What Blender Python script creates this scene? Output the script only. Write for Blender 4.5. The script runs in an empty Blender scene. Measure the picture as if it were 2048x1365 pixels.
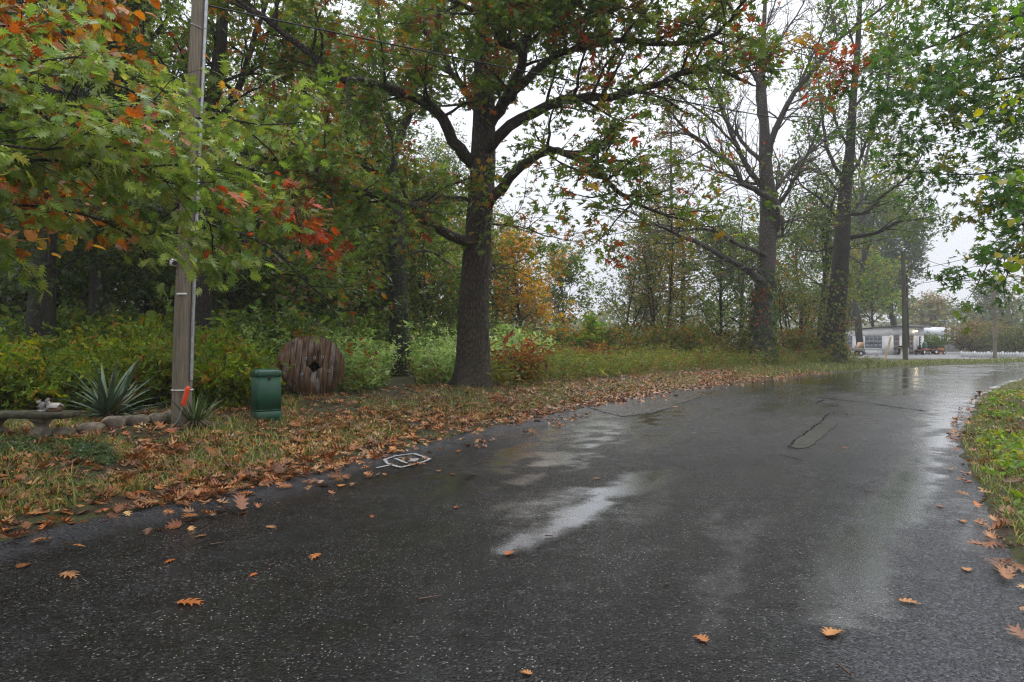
import bpy, math, random
import numpy as np
from mathutils import Vector
from mathutils.geometry import tessellate_polygon

# ------------------------------------------------------------------ scene, camera, sky, sun, exposure
scene = bpy.context.scene
COL = scene.collection
R = math.radians
F, CX, CY, EYE = 1365.33, 1024.0, 682.5, 1.6

cam_d = bpy.data.cameras.new('camera')
cam_d.lens = 24.0
cam_d.sensor_width = 36.0
cam_d.clip_start = 0.05
cam_d.clip_end = 2000.0
cam = bpy.data.objects.new('camera', cam_d)
cam.location = (0, 0, EYE)
cam.rotation_euler = (R(90), 0, 0)
COL.objects.link(cam)
scene.camera = cam

SUN_EL, SUN_AZ = 58.0, 35.0          # azimuth measured from +Y towards +X
world = bpy.data.worlds.new('World')
scene.world = world
world.use_nodes = True
wn, wl = world.node_tree.nodes, world.node_tree.links
wn.clear()
w_out = wn.new('ShaderNodeOutputWorld')
w_bg = wn.new('ShaderNodeBackground')
w_sky = wn.new('ShaderNodeTexSky')
w_sky.sky_type = 'NISHITA'
w_sky.sun_disc = False
w_sky.sun_elevation = R(SUN_EL)
w_sky.sun_rotation = R(SUN_AZ)
w_sky.dust_density = 4.0
w_mix = wn.new('ShaderNodeMixRGB')
w_mix.inputs['Fac'].default_value = 0.93          # the closed cloud layer in front of the clear sky
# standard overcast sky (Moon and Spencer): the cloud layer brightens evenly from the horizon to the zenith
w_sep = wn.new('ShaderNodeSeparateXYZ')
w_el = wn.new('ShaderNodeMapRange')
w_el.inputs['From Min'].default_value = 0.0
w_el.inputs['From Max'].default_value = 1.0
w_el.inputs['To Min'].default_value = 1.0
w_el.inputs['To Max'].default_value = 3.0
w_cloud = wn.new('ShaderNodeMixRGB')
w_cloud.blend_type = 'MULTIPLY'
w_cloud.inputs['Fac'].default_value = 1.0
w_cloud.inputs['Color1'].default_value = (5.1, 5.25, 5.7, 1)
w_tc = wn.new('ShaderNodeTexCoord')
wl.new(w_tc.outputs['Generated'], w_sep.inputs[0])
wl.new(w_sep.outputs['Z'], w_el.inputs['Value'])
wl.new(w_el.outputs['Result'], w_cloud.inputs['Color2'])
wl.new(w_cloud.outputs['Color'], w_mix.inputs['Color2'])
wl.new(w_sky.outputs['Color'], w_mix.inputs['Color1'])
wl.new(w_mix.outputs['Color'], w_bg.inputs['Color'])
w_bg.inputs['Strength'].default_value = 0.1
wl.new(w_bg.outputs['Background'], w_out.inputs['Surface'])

sun_d = bpy.data.lights.new('sun', 'SUN')
sun_d.energy = 1.5
sun_d.angle = R(75)
sun_d.color = (1.0, 0.97, 0.93)
sun = bpy.data.objects.new('sun', sun_d)
sun.rotation_euler = (R(90 - SUN_EL), 0, R(180 - SUN_AZ))
COL.objects.link(sun)

vs = scene.view_settings
vs.view_transform = 'Standard'
vs.look = 'None'
vs.exposure = 0.5
vs.gamma = 1.0
scene.render.engine = 'CYCLES'
cy = scene.cycles
cy.use_denoising = True
cy.denoising_prefilter = 'NONE'
cy.filter_width = 1.2
cy.sample_clamp_indirect = 4.0
cy.max_bounces = 7
cy.diffuse_bounces = 4
cy.glossy_bounces = 3
cy.transmission_bounces = 4
cy.transparent_max_bounces = 8
cy.volume_bounces = 1
cy.use_adaptive_sampling = True
cy.adaptive_threshold = 0.01
cy.caustics_reflective = False
cy.caustics_refractive = False
scene.render.use_persistent_data = False


# ------------------------------------------------------------------ helpers
def P(px, py, d):
    """photo pixel + distance along the view axis -> point"""
    return np.array([(px - CX) / F * d, d, EYE + (CY - py) / F * d])


def unit(v):
    return v / (np.linalg.norm(v, axis=-1, keepdims=True) + 1e-12)


_lat = np.random.default_rng(99).random((256, 256))


def vnoise(x, y):
    xi, yi = np.floor(x).astype(int), np.floor(y).astype(int)
    fx, fy = x - xi, y - yi
    fx, fy = fx * fx * (3 - 2 * fx), fy * fy * (3 - 2 * fy)
    g = lambda a, b: _lat[a & 255, b & 255]
    return ((g(xi, yi) * (1 - fx) + g(xi + 1, yi) * fx) * (1 - fy)
            + (g(xi, yi + 1) * (1 - fx) + g(xi + 1, yi + 1) * fx) * fy)


def fbm(x, y, o=4):
    s, a, t = 0, 1, 0
    for k in range(o):
        s = s + a * vnoise(x * 2 ** k + 17.3 * k, y * 2 ** k - 9.1 * k)
        t += a
        a *= .5
    return s / t


def sstep(a, b, x):
    t = np.clip((x - a) / (b - a), 0, 1)
    return t * t * (3 - 2 * t)


class Acc:
    """collects vertices, quads, triangles and colours for ONE mesh"""

    def __init__(s):
        s.V, s.Q, s.T, s.C, s.n = [], [], [], [], 0

    def add(s, V, Q=None, T=None, C=None):
        V = np.asarray(V, float).reshape(-1, 3)
        if Q is not None and len(Q):
            s.Q.append(np.asarray(Q, int) + s.n)
        if T is not None and len(T):
            s.T.append(np.asarray(T, int) + s.n)
        s.V.append(V)
        if C is not None:
            C = np.asarray(C, float)
            if C.ndim == 1:
                C = np.tile(C, (len(V), 1))
            s.C.append(C)
        s.n += len(V)
        return s

    def tube(s, pts, rad, sides=6, cap=False, col=None):
        pts = np.asarray(pts, float)
        n = len(pts)
        rad = np.broadcast_to(np.asarray(rad, float), (n,))
        t = unit(np.gradient(pts, axis=0))
        m = np.abs(t.mean(0))
        ref = np.eye(3)[int(np.argmin(m))]
        u = unit(np.cross(t, ref))
        v = np.cross(t, u)
        a = np.arange(sides) / sides * 2 * math.pi
        V = pts[:, None] + rad[:, None, None] * (np.cos(a)[None, :, None] * u[:, None] + np.sin(a)[None, :, None] * v[:, None])
        i = np.arange(n - 1)[:, None] * sides
        j = np.arange(sides)[None]
        k = (j + 1) % sides
        Q = np.stack([i + j, i + k, i + sides + k, i + sides + j], -1).reshape(-1, 4)
        s.add(V.reshape(-1, 3), Q, None, col)
        if cap:
            for e, pt in ((0, pts[0]), (n - 1, pts[-1])):
                ring = V[e]
                jj = np.arange(sides)
                T = np.stack([np.full(sides, sides), jj, (jj + 1) % sides], -1)
                s.add(np.vstack([ring, pt]), None, T if e else T[:, ::-1], col)
        return s

    def box(s, c, size, rot=None, col=None):
        h = np.asarray(size, float) / 2
        V = np.array([[x, y, z] for x in (-1, 1) for y in (-1, 1) for z in (-1, 1)]) * h
        if rot is not None:
            V = V @ np.asarray(rot).T
        V = V + np.asarray(c, float)
        s.add(V, [[0, 1, 3, 2], [4, 6, 7, 5], [0, 4, 5, 1], [2, 3, 7, 6], [0, 2, 6, 4], [1, 5, 7, 3]], None, col)
        return s

    def prism(s, poly, z0, z1, M=None, o=(0, 0, 0)):
        """convex-ish outline (x,y) extruded z0..z1"""
        poly = np.asarray(poly, float)
        n = len(poly)
        A = np.column_stack([poly, np.full(n, z0)])
        B = np.column_stack([poly, np.full(n, z1)])
        V = np.vstack([A, B, [[*poly.mean(0), z0]], [[*poly.mean(0), z1]]])
        if M is not None:
            V = V @ np.asarray(M).T
        V = V + np.asarray(o)
        j = np.arange(n)
        k = (j + 1) % n
        s.add(V, np.stack([j, k, n + k, n + j], -1),
              np.vstack([np.stack([np.full(n, 2 * n), k, j], -1), np.stack([np.full(n, 2 * n + 1), n + j, n + k], -1)]))
        return s

    def lathe(s, prof, c=(0, 0, 0), sides=24, sx=1.0, sy=1.0):
        prof = np.asarray(prof, float)
        a = np.arange(sides) / sides * 2 * math.pi
        V = np.stack([prof[:, 0, None] * np.cos(a) * sx, prof[:, 0, None] * np.sin(a) * sy,
                      np.repeat(prof[:, 1, None], sides, 1)], -1) + np.asarray(c)
        n = len(prof)
        i = np.arange(n - 1)[:, None] * sides
        j = np.arange(sides)[None]
        k = (j + 1) % sides
        s.add(V.reshape(-1, 3), np.stack([i + j, i + k, i + sides + k, i + sides + j], -1).reshape(-1, 4))
        return s


def rotz(a):
    c, s = math.cos(a), math.sin(a)
    return np.array([[c, -s, 0], [s, c, 0], [0, 0, 1.0]])


def rotx(a):
    c, s = math.cos(a), math.sin(a)
    return np.array([[1.0, 0, 0], [0, c, -s], [0, s, c]])


def roty(a):
    c, s = math.cos(a), math.sin(a)
    return np.array([[c, 0, s], [0, 1.0, 0], [-s, 0, c]])


def make_mesh(name, acc, mat, smooth=False, origin=None):
    V = np.vstack(acc.V)
    if origin is not None:
        V = V - np.asarray(origin)
    Q = np.vstack(acc.Q) if acc.Q else np.zeros((0, 4), int)
    T = np.vstack(acc.T) if acc.T else np.zeros((0, 3), int)
    me = bpy.data.meshes.new(name)
    me.vertices.add(len(V))
    me.vertices.foreach_set('co', V.astype(np.float32).ravel())
    li = np.concatenate([Q.ravel(), T.ravel()]).astype(np.int32)
    me.loops.add(len(li))
    me.loops.foreach_set('vertex_index', li)
    nq, nt = len(Q), len(T)
    me.polygons.add(nq + nt)
    st = np.concatenate([np.arange(nq) * 4, nq * 4 + np.arange(nt) * 3]).astype(np.int32)
    me.polygons.foreach_set('loop_start', st)
    if smooth:
        me.polygons.foreach_set('use_smooth', np.ones(nq + nt, bool))
    me.update(calc_edges=True)
    me.validate(clean_customdata=False)
    if acc.C:
        C = np.vstack(acc.C)
        at = me.attributes.new('Col', 'FLOAT_COLOR', 'POINT')
        at.data.foreach_set('color', np.column_stack([C, np.ones(len(C))]).astype(np.float32).ravel())
    me.materials.append(mat)
    return me


def obj(name, acc, mat, parent=None, smooth=False, kind=None, origin=None):
    """one mesh object; vertices are given in world space"""
    org = np.zeros(3)
    if parent is not None:
        org = world_of(parent)
        me = make_mesh(name, acc, mat, smooth, org)
        o = bpy.data.objects.new(name, me)
        o.parent = parent
    else:
        if origin is not None:
            org = np.asarray(origin, float)
        me = make_mesh(name, acc, mat, smooth, org)
        o = bpy.data.objects.new(name, me)
        o.location = org
    COL.objects.link(o)
    if kind:
        o['kind'] = kind
    return o


def world_of(o):
    p = np.zeros(3)
    while o is not None:
        p = p + np.array(o.location)
        o = o.parent
    return p


def tag(o, label, cat, group=None):
    o['label'] = label
    o['category'] = cat
    if group:
        o['group'] = group
    return o


def thing(name, loc, label, cat, group=None):
    o = bpy.data.objects.new(name, None)
    o.empty_display_size = .2
    o.location = [float(v) for v in loc]
    COL.objects.link(o)
    return tag(o, label, cat, group)


def copy_tree(o, loc, rz, sc, label=None):
    r = o.copy()
    COL.objects.link(r)
    r.location = [float(v) for v in loc]
    r.rotation_euler = (0, 0, rz)
    r.scale = sc if hasattr(sc, '__len__') else (sc, sc, sc)
    if label:
        r['label'] = label
    for ch in o.children:
        c = ch.copy()
        COL.objects.link(c)
        c.parent = r
        for g in ch.children:
            d = g.copy()
            COL.objects.link(d)
            d.parent = c
    return r


# ------------------------------------------------------------------ materials
class MatB:
    def __init__(s, name):
        s.m = bpy.data.materials.new(name)
        s.m.use_nodes = True
        s.n, s.l = s.m.node_tree.nodes, s.m.node_tree.links
        s.bsdf = s.n['Principled BSDF']
        s.out = s.n['Material Output']

    def new(s, t, **kw):
        nd = s.n.new('ShaderNode' + t)
        for k, v in kw.items():
            if k in nd.inputs:
                nd.inputs[k].default_value = v
            else:
                setattr(nd, k, v)
        return nd

    def link(s, a, b):
        s.l.new(a, b)

    def coord(s, scale=(1, 1, 1), kind='Object'):
        tc = s.new('TexCoord')
        mp = s.new('Mapping')
        mp.inputs['Scale'].default_value = scale
        s.link(tc.outputs[kind], mp.inputs['Vector'])
        return mp.outputs['Vector']

    def geo(s, scale=(1, 1, 1)):
        g = s.new('NewGeometry')
        mp = s.new('Mapping')
        mp.inputs['Scale'].default_value = scale
        s.link(g.outputs['Position'], mp.inputs['Vector'])
        return mp.outputs['Vector']

    def noise(s, vec, scale, detail=4, rough=.55):
        nd = s.new('TexNoise')
        nd.inputs['Scale'].default_value = scale
        nd.inputs['Detail'].default_value = detail
        nd.inputs['Roughness'].default_value = rough
        s.link(vec, nd.inputs['Vector'])
        return nd.outputs['Fac']

    def voro(s, vec, scale, feature='F1', out='Distance'):
        nd = s.new('TexVoronoi')
        nd.feature = feature
        nd.inputs['Scale'].default_value = scale
        s.link(vec, nd.inputs['Vector'])
        return nd.outputs[out]

    def ramp(s, fac, stops):
        nd = s.new('ValToRGB')
        cr = nd.color_ramp
        while len(cr.elements) < len(stops):
            cr.elements.new(.5)
        for e, (p, c) in zip(cr.elements, stops):
            e.position = p
            e.color = (*c, 1) if len(c) == 3 else c
        s.link(fac, nd.inputs['Fac'])
        return nd.outputs['Color']

    def mix(s, fac, a, b, blend='MIX'):
        nd = s.new('MixRGB')
        nd.blend_type = blend
        for inp, v in (('Fac', fac), ('Color1', a), ('Color2', b)):
            if isinstance(v, (int, float)):
                nd.inputs[inp].default_value = v if inp == 'Fac' else (v, v, v, 1)
            elif isinstance(v, tuple):
                nd.inputs[inp].default_value = (*v, 1)
            else:
                s.link(v, nd.inputs[inp])
        return nd.outputs['Color']

    def math(s, op, a, b=0.0, clamp=False):
        nd = s.new('Math')
        nd.operation = op
        nd.use_clamp = clamp
        for i, v in ((0, a), (1, b)):
            if isinstance(v, (int, float)):
                nd.inputs[i].default_value = v
            else:
                s.link(v, nd.inputs[i])
        return nd.outputs[0]

    def bump(s, h, strength, dist, normal=None):
        nd = s.new('Bump')
        if isinstance(strength, (int, float)):
            nd.inputs['Strength'].default_value = strength
        else:
            s.link(strength, nd.inputs['Strength'])
        nd.inputs['Distance'].default_value = dist
        s.link(h, nd.inputs['Height'])
        if normal is not None:
            s.link(normal, nd.inputs['Normal'])
        return nd.outputs['Normal']

    def set(s, **kw):
        names = dict(color='Base Color', rough='Roughness', spec='Specular IOR Level', normal='Normal', metal='Metallic',
                     emit='Emission Color', emit_s='Emission Strength')
        for k, v in kw.items():
            i = s.bsdf.inputs[names[k]]
            if isinstance(v, (int, float)):
                i.default_value = v
            elif isinstance(v, tuple):
                i.default_value = (*v, 1)
            else:
                s.link(v, i)
        return s.m


def leaf_mat(name, trans=.42, rough=.36, spec=.45, tint=(1.15, 1.1, .7)):
    b = MatB(name)
    at = b.new('Attribute', attribute_name='Col')
    nz = b.noise(b.geo(), 38, 2)
    c = b.mix(1.0, at.outputs['Color'], b.ramp(nz, [(.3, (.75, .75, .75)), (.7, (1.2, 1.2, 1.2))]), 'MULTIPLY')
    b.set(color=c, rough=rough, spec=spec)
    tr = b.new('BsdfTranslucent')
    b.link(b.mix(1.0, c, tuple(1.5 * x for x in tint), 'MULTIPLY'), tr.inputs['Color'])
    mx = b.new('MixShader')
    mx.inputs['Fac'].default_value = trans
    b.link(b.bsdf.outputs['BSDF'], mx.inputs[1])
    b.link(tr.outputs['BSDF'], mx.inputs[2])
    b.link(mx.outputs['Shader'], b.out.inputs['Surface'])
    return b.m


def plain(name, col, rough=.6, spec=.4, metal=0.0, var=.25, scale=9.0, bump=.15, bdist=.004, col2=None):
    b = MatB(name)
    v = b.coord()
    n = b.noise(v, scale, 5)
    c2 = col2 or tuple(x * (1 - var * 1.6) for x in col)
    c = b.ramp(n, [(.3, c2), (.68, tuple(x * (1 + var * .5) for x in col))])
    nrm = b.bump(b.noise(v, scale * 9, 4), bump, bdist)
    return b.set(color=c, rough=rough, spec=spec, metal=metal, normal=nrm)


def bark_mat(name, dark, light, moss=(.05, .06, .03), mossamt=.35, scale=1.0):
    b = MatB(name)
    v = b.geo((26 * scale, 26 * scale, 5.5 * scale))
    nd = b.new('TexNoise')
    nd.inputs['Scale'].default_value = 1.2
    b.link(v, nd.inputs['Vector'])
    w = b.mix(.28, v, nd.outputs['Color'], 'ADD')
    crack = b.voro(w, 1.0, 'DISTANCE_TO_EDGE')
    ridge = b.ramp(crack, [(.0, (0, 0, 0)), (.35, (1, 1, 1))])
    big = b.noise(b.geo(), 1.3, 5)
    fine = b.noise(b.geo((1, 1, .4)), 60, 3)
    base = b.mix(ridge, dark, light)
    base = b.mix(b.math('MULTIPLY', b.ramp(big, [(.45, (0, 0, 0)), (.65, (1, 1, 1))]), mossamt), base, moss)
    base = b.mix(1.0, base, b.ramp(fine, [(.2, (.6, .6, .6)), (.8, (1.35, 1.35, 1.35))]), 'MULTIPLY')
    h = b.math('ADD', b.math('MULTIPLY', ridge, 1.0), b.math('MULTIPLY', fine, .35))
    return b.set(color=base, rough=.72, spec=.3, normal=b.bump(h, .85, .02))


M = {}
M['leaf'] = leaf_mat('leaf_blade')
M['leaf_far'] = leaf_mat('leaf_far', trans=.4, rough=.55, spec=.25)
M['litter'] = leaf_mat('fallen_leaf_wet', trans=.08, rough=.38, spec=.4, tint=(1, .9, .7))
M['grass'] = leaf_mat('grass_blade', trans=.25, rough=.5, spec=.3)
M['bark'] = bark_mat('oak_bark', (.016, .012, .009), (.135, .10, .075))
M['bark_dark'] = bark_mat('wet_dark_bark', (.011, .009, .007), (.058, .046, .036), mossamt=.5)
M['bark_grey'] = bark_mat('grey_bark', (.028, .023, .02), (.16, .13, .105), mossamt=.3)

# ------------------------------------------------------------------ the lie of the land
LEFT = np.array([(-22, -27), (-13.6, -12), (-4.3, 5.3), (-2.95, 7.5), (-.3, 13), (3.1, 18.6), (9.2, 26.8), (17.5, 35.6),
                 (29, 45.3), (45, 54.5), (70, 63.5), (110, 73), (170, 84), (250, 95)])
RIGHT = np.array([(-16, -33), (-5.4, -12), (3.45, 4.4), (6.7, 10.1), (9.4, 14), (15.6, 22.2), (24.2, 31.2), (37, 41),
                  (54, 50), (79, 58), (117, 66), (175, 77), (252, 88)])


def smooth_line(p, step):
    p = np.asarray(p, float)
    n = len(p)
    q = np.vstack([2 * p[0] - p[1], p, 2 * p[-1] - p[-2]])
    out = []
    for i in range(n - 1):
        a, b, c, d = q[i:i + 4]
        m = max(2, int(np.linalg.norm(c - b) / step))
        t = np.arange(m)[:, None] / m
        out.append(.5 * (2 * b + (c - a) * t + (2 * a - 5 * b + 4 * c - d) * t ** 2 + (3 * b - a - 3 * c + d) * t ** 3))
    out.append(p[-1:])
    return np.vstack(out)


LE, RE = smooth_line(LEFT, 1.0), smooth_line(RIGHT, 1.0)


def sdist(line, x, y):
    """signed distance to a polyline, positive on its left"""
    x, y = np.asarray(x, float), np.asarray(y, float)
    shp = x.shape
    x, y = x.ravel(), y.ravel()
    best = np.full(x.shape, 1e9)
    sg = np.zeros(x.shape)
    for (ax, ay), (bx, by) in zip(line[:-1], line[1:]):
        dx, dy = bx - ax, by - ay
        t = np.clip(((x - ax) * dx + (y - ay) * dy) / (dx * dx + dy * dy), 0, 1)
        ex, ey = x - ax - t * dx, y - ay - t * dy
        d = ex * ex + ey * ey
        m = d < best
        best = np.where(m, d, best)
        sg = np.where(m, np.sign(dx * (y - ay) - dy * (x - ax)), sg)
    return (np.sqrt(best) * sg).reshape(shp)


def gz(x, y):
    x, y = np.asarray(x, float), np.asarray(y, float)
    l = sdist(LE, x, y)
    r = -sdist(RE, x, y)
    far = 1 - sstep(40, 62, y + .35 * np.abs(x - 5))
    zl = (.02 * sstep(0, .4, l) + .30 * sstep(.2, 4.2, l)) * far + .22 * (fbm(x * .16, y * .16, 3) - .5) * sstep(2, 8, l) * far
    zl = zl + .05 * (fbm(x * 1.1, y * 1.1, 3) - .5) * sstep(.2, 1.2, l)
    zr = .02 * sstep(0, .4, r) + .16 * sstep(.1, 2.2, r) + .05 * (fbm(x * 1.1, y * 1.1, 3) - .5) * sstep(.2, 1.2, r)
    inside = -.07
    z = np.where(l > 0, zl + .005, np.where(r > 0, zr + .005, inside * sstep(0, .25, np.minimum(-l, -r))))
    hill = sstep(110, 330, np.hypot(x - 20, y)) * 9.0 * (.5 + fbm(x * .008 + 3, y * .008, 3))
    return z + hill


def on_ground(px, py, lo=1.5, hi=120):
    """march the ray of a photo pixel to the ground"""
    d = np.geomspace(lo, hi, 3000)
    pts = np.stack([(px - CX) / F * d, d, EYE + (CY - py) / F * d], -1)
    g = np.maximum(gz(pts[:, 0], pts[:, 1]), np.where((sdist(LE, pts[:, 0], pts[:, 1]) < 0) & (sdist(RE, pts[:, 0], pts[:, 1]) > 0), 0, -1))
    k = int(np.argmax(pts[:, 2] <= g))
    return np.array([pts[k, 0], pts[k, 1], g[k]])


# ------------------------------------------------------------------ ground, road
def axis(lo, hi, c, n, k):
    t = np.linspace(math.asinh((lo - c) / k), math.asinh((hi - c) / k), n)
    return c + k * np.sinh(t)


def build_ground():
    xs, ys = axis(-380, 420, 1, 200, 9), axis(-60, 520, 9, 215, 9)
    X, Y = np.meshgrid(xs, ys, indexing='ij')
    V = np.stack([X, Y, gz(X, Y)], -1).reshape(-1, 3)
    n, m = X.shape
    i = (np.arange(n - 1)[:, None] * m + np.arange(m - 1)[None]).ravel()
    a = Acc().add(V, np.stack([i, i + m, i + m + 1, i + 1], -1))
    b = MatB('verge_soil')
    v = b.geo()
    n1, n2, n3 = b.noise(v, .5, 5), b.noise(v, 3.0, 6, .65), b.noise(v, 34, 4, .7)
    soil = b.ramp(n3, [(.3, (.014, .010, .006)), (.55, (.055, .034, .018)), (.75, (.12, .068, .032))])
    green = b.ramp(n3, [(.25, (.02, .028, .008)), (.6, (.065, .085, .022)), (.8, (.13, .13, .04))])
    c = b.mix(b.ramp(n2, [(.42, (0, 0, 0)), (.58, (1, 1, 1))]), soil, green)
    c = b.mix(b.ramp(n1, [(.5, (0, 0, 0)), (.7, (.6, .6, .6))]), c, (.085, .058, .03))
    mat = b.set(color=c, rough=.8, spec=.25, normal=b.bump(b.math('ADD', n3, b.math('MULTIPLY', n2, 1.5)), .9, .04))
    o = obj('ground', a, mat, smooth=True, kind='structure')
    return o


build_ground()


def asphalt_mat(name, dark=(.006, .006, .0068), light=(.0095, .0096, .0104), use_wet=True, film=.35):
    b = MatB(name)
    v = b.geo()
    st = b.new('TexVoronoi')
    st.inputs['Scale'].default_value = 72
    b.link(v, st.inputs['Vector'])
    st2 = b.new('TexVoronoi')
    st2.inputs['Scale'].default_value = 78
    st2.inputs['Randomness'].default_value = 1.0
    b.link(v, st2.inputs['Vector'])
    big = b.noise(v, .55, 5, .6)
    mid = b.noise(v, 3.2, 6, .65)
    fine = b.noise(v, 150, 3, .7)
    c = b.ramp(st.outputs['Color'], [(.12, tuple(x * .5 for x in dark)), (.5, light), (.8, tuple(x * 2.0 for x in light)), (.97, tuple(x * 9 for x in light))])
    # pale chips of stone in the wearing course
    chip = b.math('MULTIPLY', b.math('GREATER_THAN', b.new_sep(st2.outputs['Color']), .962),
                  b.math('LESS_THAN', st2.outputs['Distance'], .36))
    c = b.mix(chip, c, (.27, .26, .235))
    c = b.mix(1.0, c, b.ramp(mid, [(.3, (.5, .5, .5)), (.7, (1.35, 1.34, 1.3))]), 'MULTIPLY')
    c = b.mix(1.0, c, b.ramp(big, [(.35, (.6, .6, .6)), (.65, (1.3, 1.29, 1.27))]), 'MULTIPLY')
    if use_wet:
        wet = b.new('Attribute', attribute_name='wet').outputs['Fac']
        edge = b.new('Attribute', attribute_name='edge').outputs['Fac']
    else:
        wet = b.math('ADD', 0.45, 0.0)
        edge = b.math('ADD', 0.0, 0.0)
    streak = b.noise(b.geo((1, 1, 1)), 6, 6, .72)
    grit = b.noise(b.geo((1, 1, 1)), 42, 3, .7)
    film_f = b.math('ADD', wet, b.math('ADD', b.math('MULTIPLY', b.math('SUBTRACT', streak, .5), .9), b.math('MULTIPLY', b.math('SUBTRACT', grit, .5), .8)), clamp=True)
    rough = b.ramp(film_f, [(0, (.34, .34, .34)), (.3, (.25, .25, .25)), (.7, (.15, .15, .15)), (1, (.08, .08, .08))])
    h = b.math('ADD', b.math('MULTIPLY', st.outputs['Distance'], -1.0), b.math('MULTIPLY', fine, .4))
    bs = b.math('SUBTRACT', 1.0, b.math('MULTIPLY', film_f, .85), clamp=True)
    n1 = b.bump(mid, .2, .008)
    nrm = b.bump(h, bs, .0085, n1)
    c = b.mix(b.math('MULTIPLY', edge, .8), c, b.ramp(st.outputs['Color'], [(.1, (.012, .013, .016)), (.6, (.05, .053, .06)), (.95, (.11, .115, .125))]))
    b.link(b.math('MULTIPLY', b.math('SUBTRACT', film_f, .40, clamp=True), 1.9, clamp=True), b.bsdf.inputs['Coat Weight'])   # the standing water itself
    b.bsdf.inputs['Coat Roughness'].default_value = .08
    b.link(b.bump(b.math('ADD', h, b.math('MULTIPLY', mid, 1.0)), b.math('SUBTRACT', .6, b.math('MULTIPLY', film_f, .5), clamp=True), .003), b.bsdf.inputs['Coat Normal'])
    b.bsdf.inputs['Coat IOR'].default_value = 1.5
    return b.set(color=c, rough=rough, spec=.15, normal=nrm)


def _sep(self, col):
    nd = self.new('SeparateColor')
    self.link(col, nd.inputs[0])
    return nd.outputs[0]


MatB.new_sep = _sep


def polydist(line, x, y):
    return np.abs(sdist(np.asarray(line, float), x, y))


def road_pt(px, py):
    d = EYE * F / (py - CY)
    return (px - CX) / F * d, d


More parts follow.
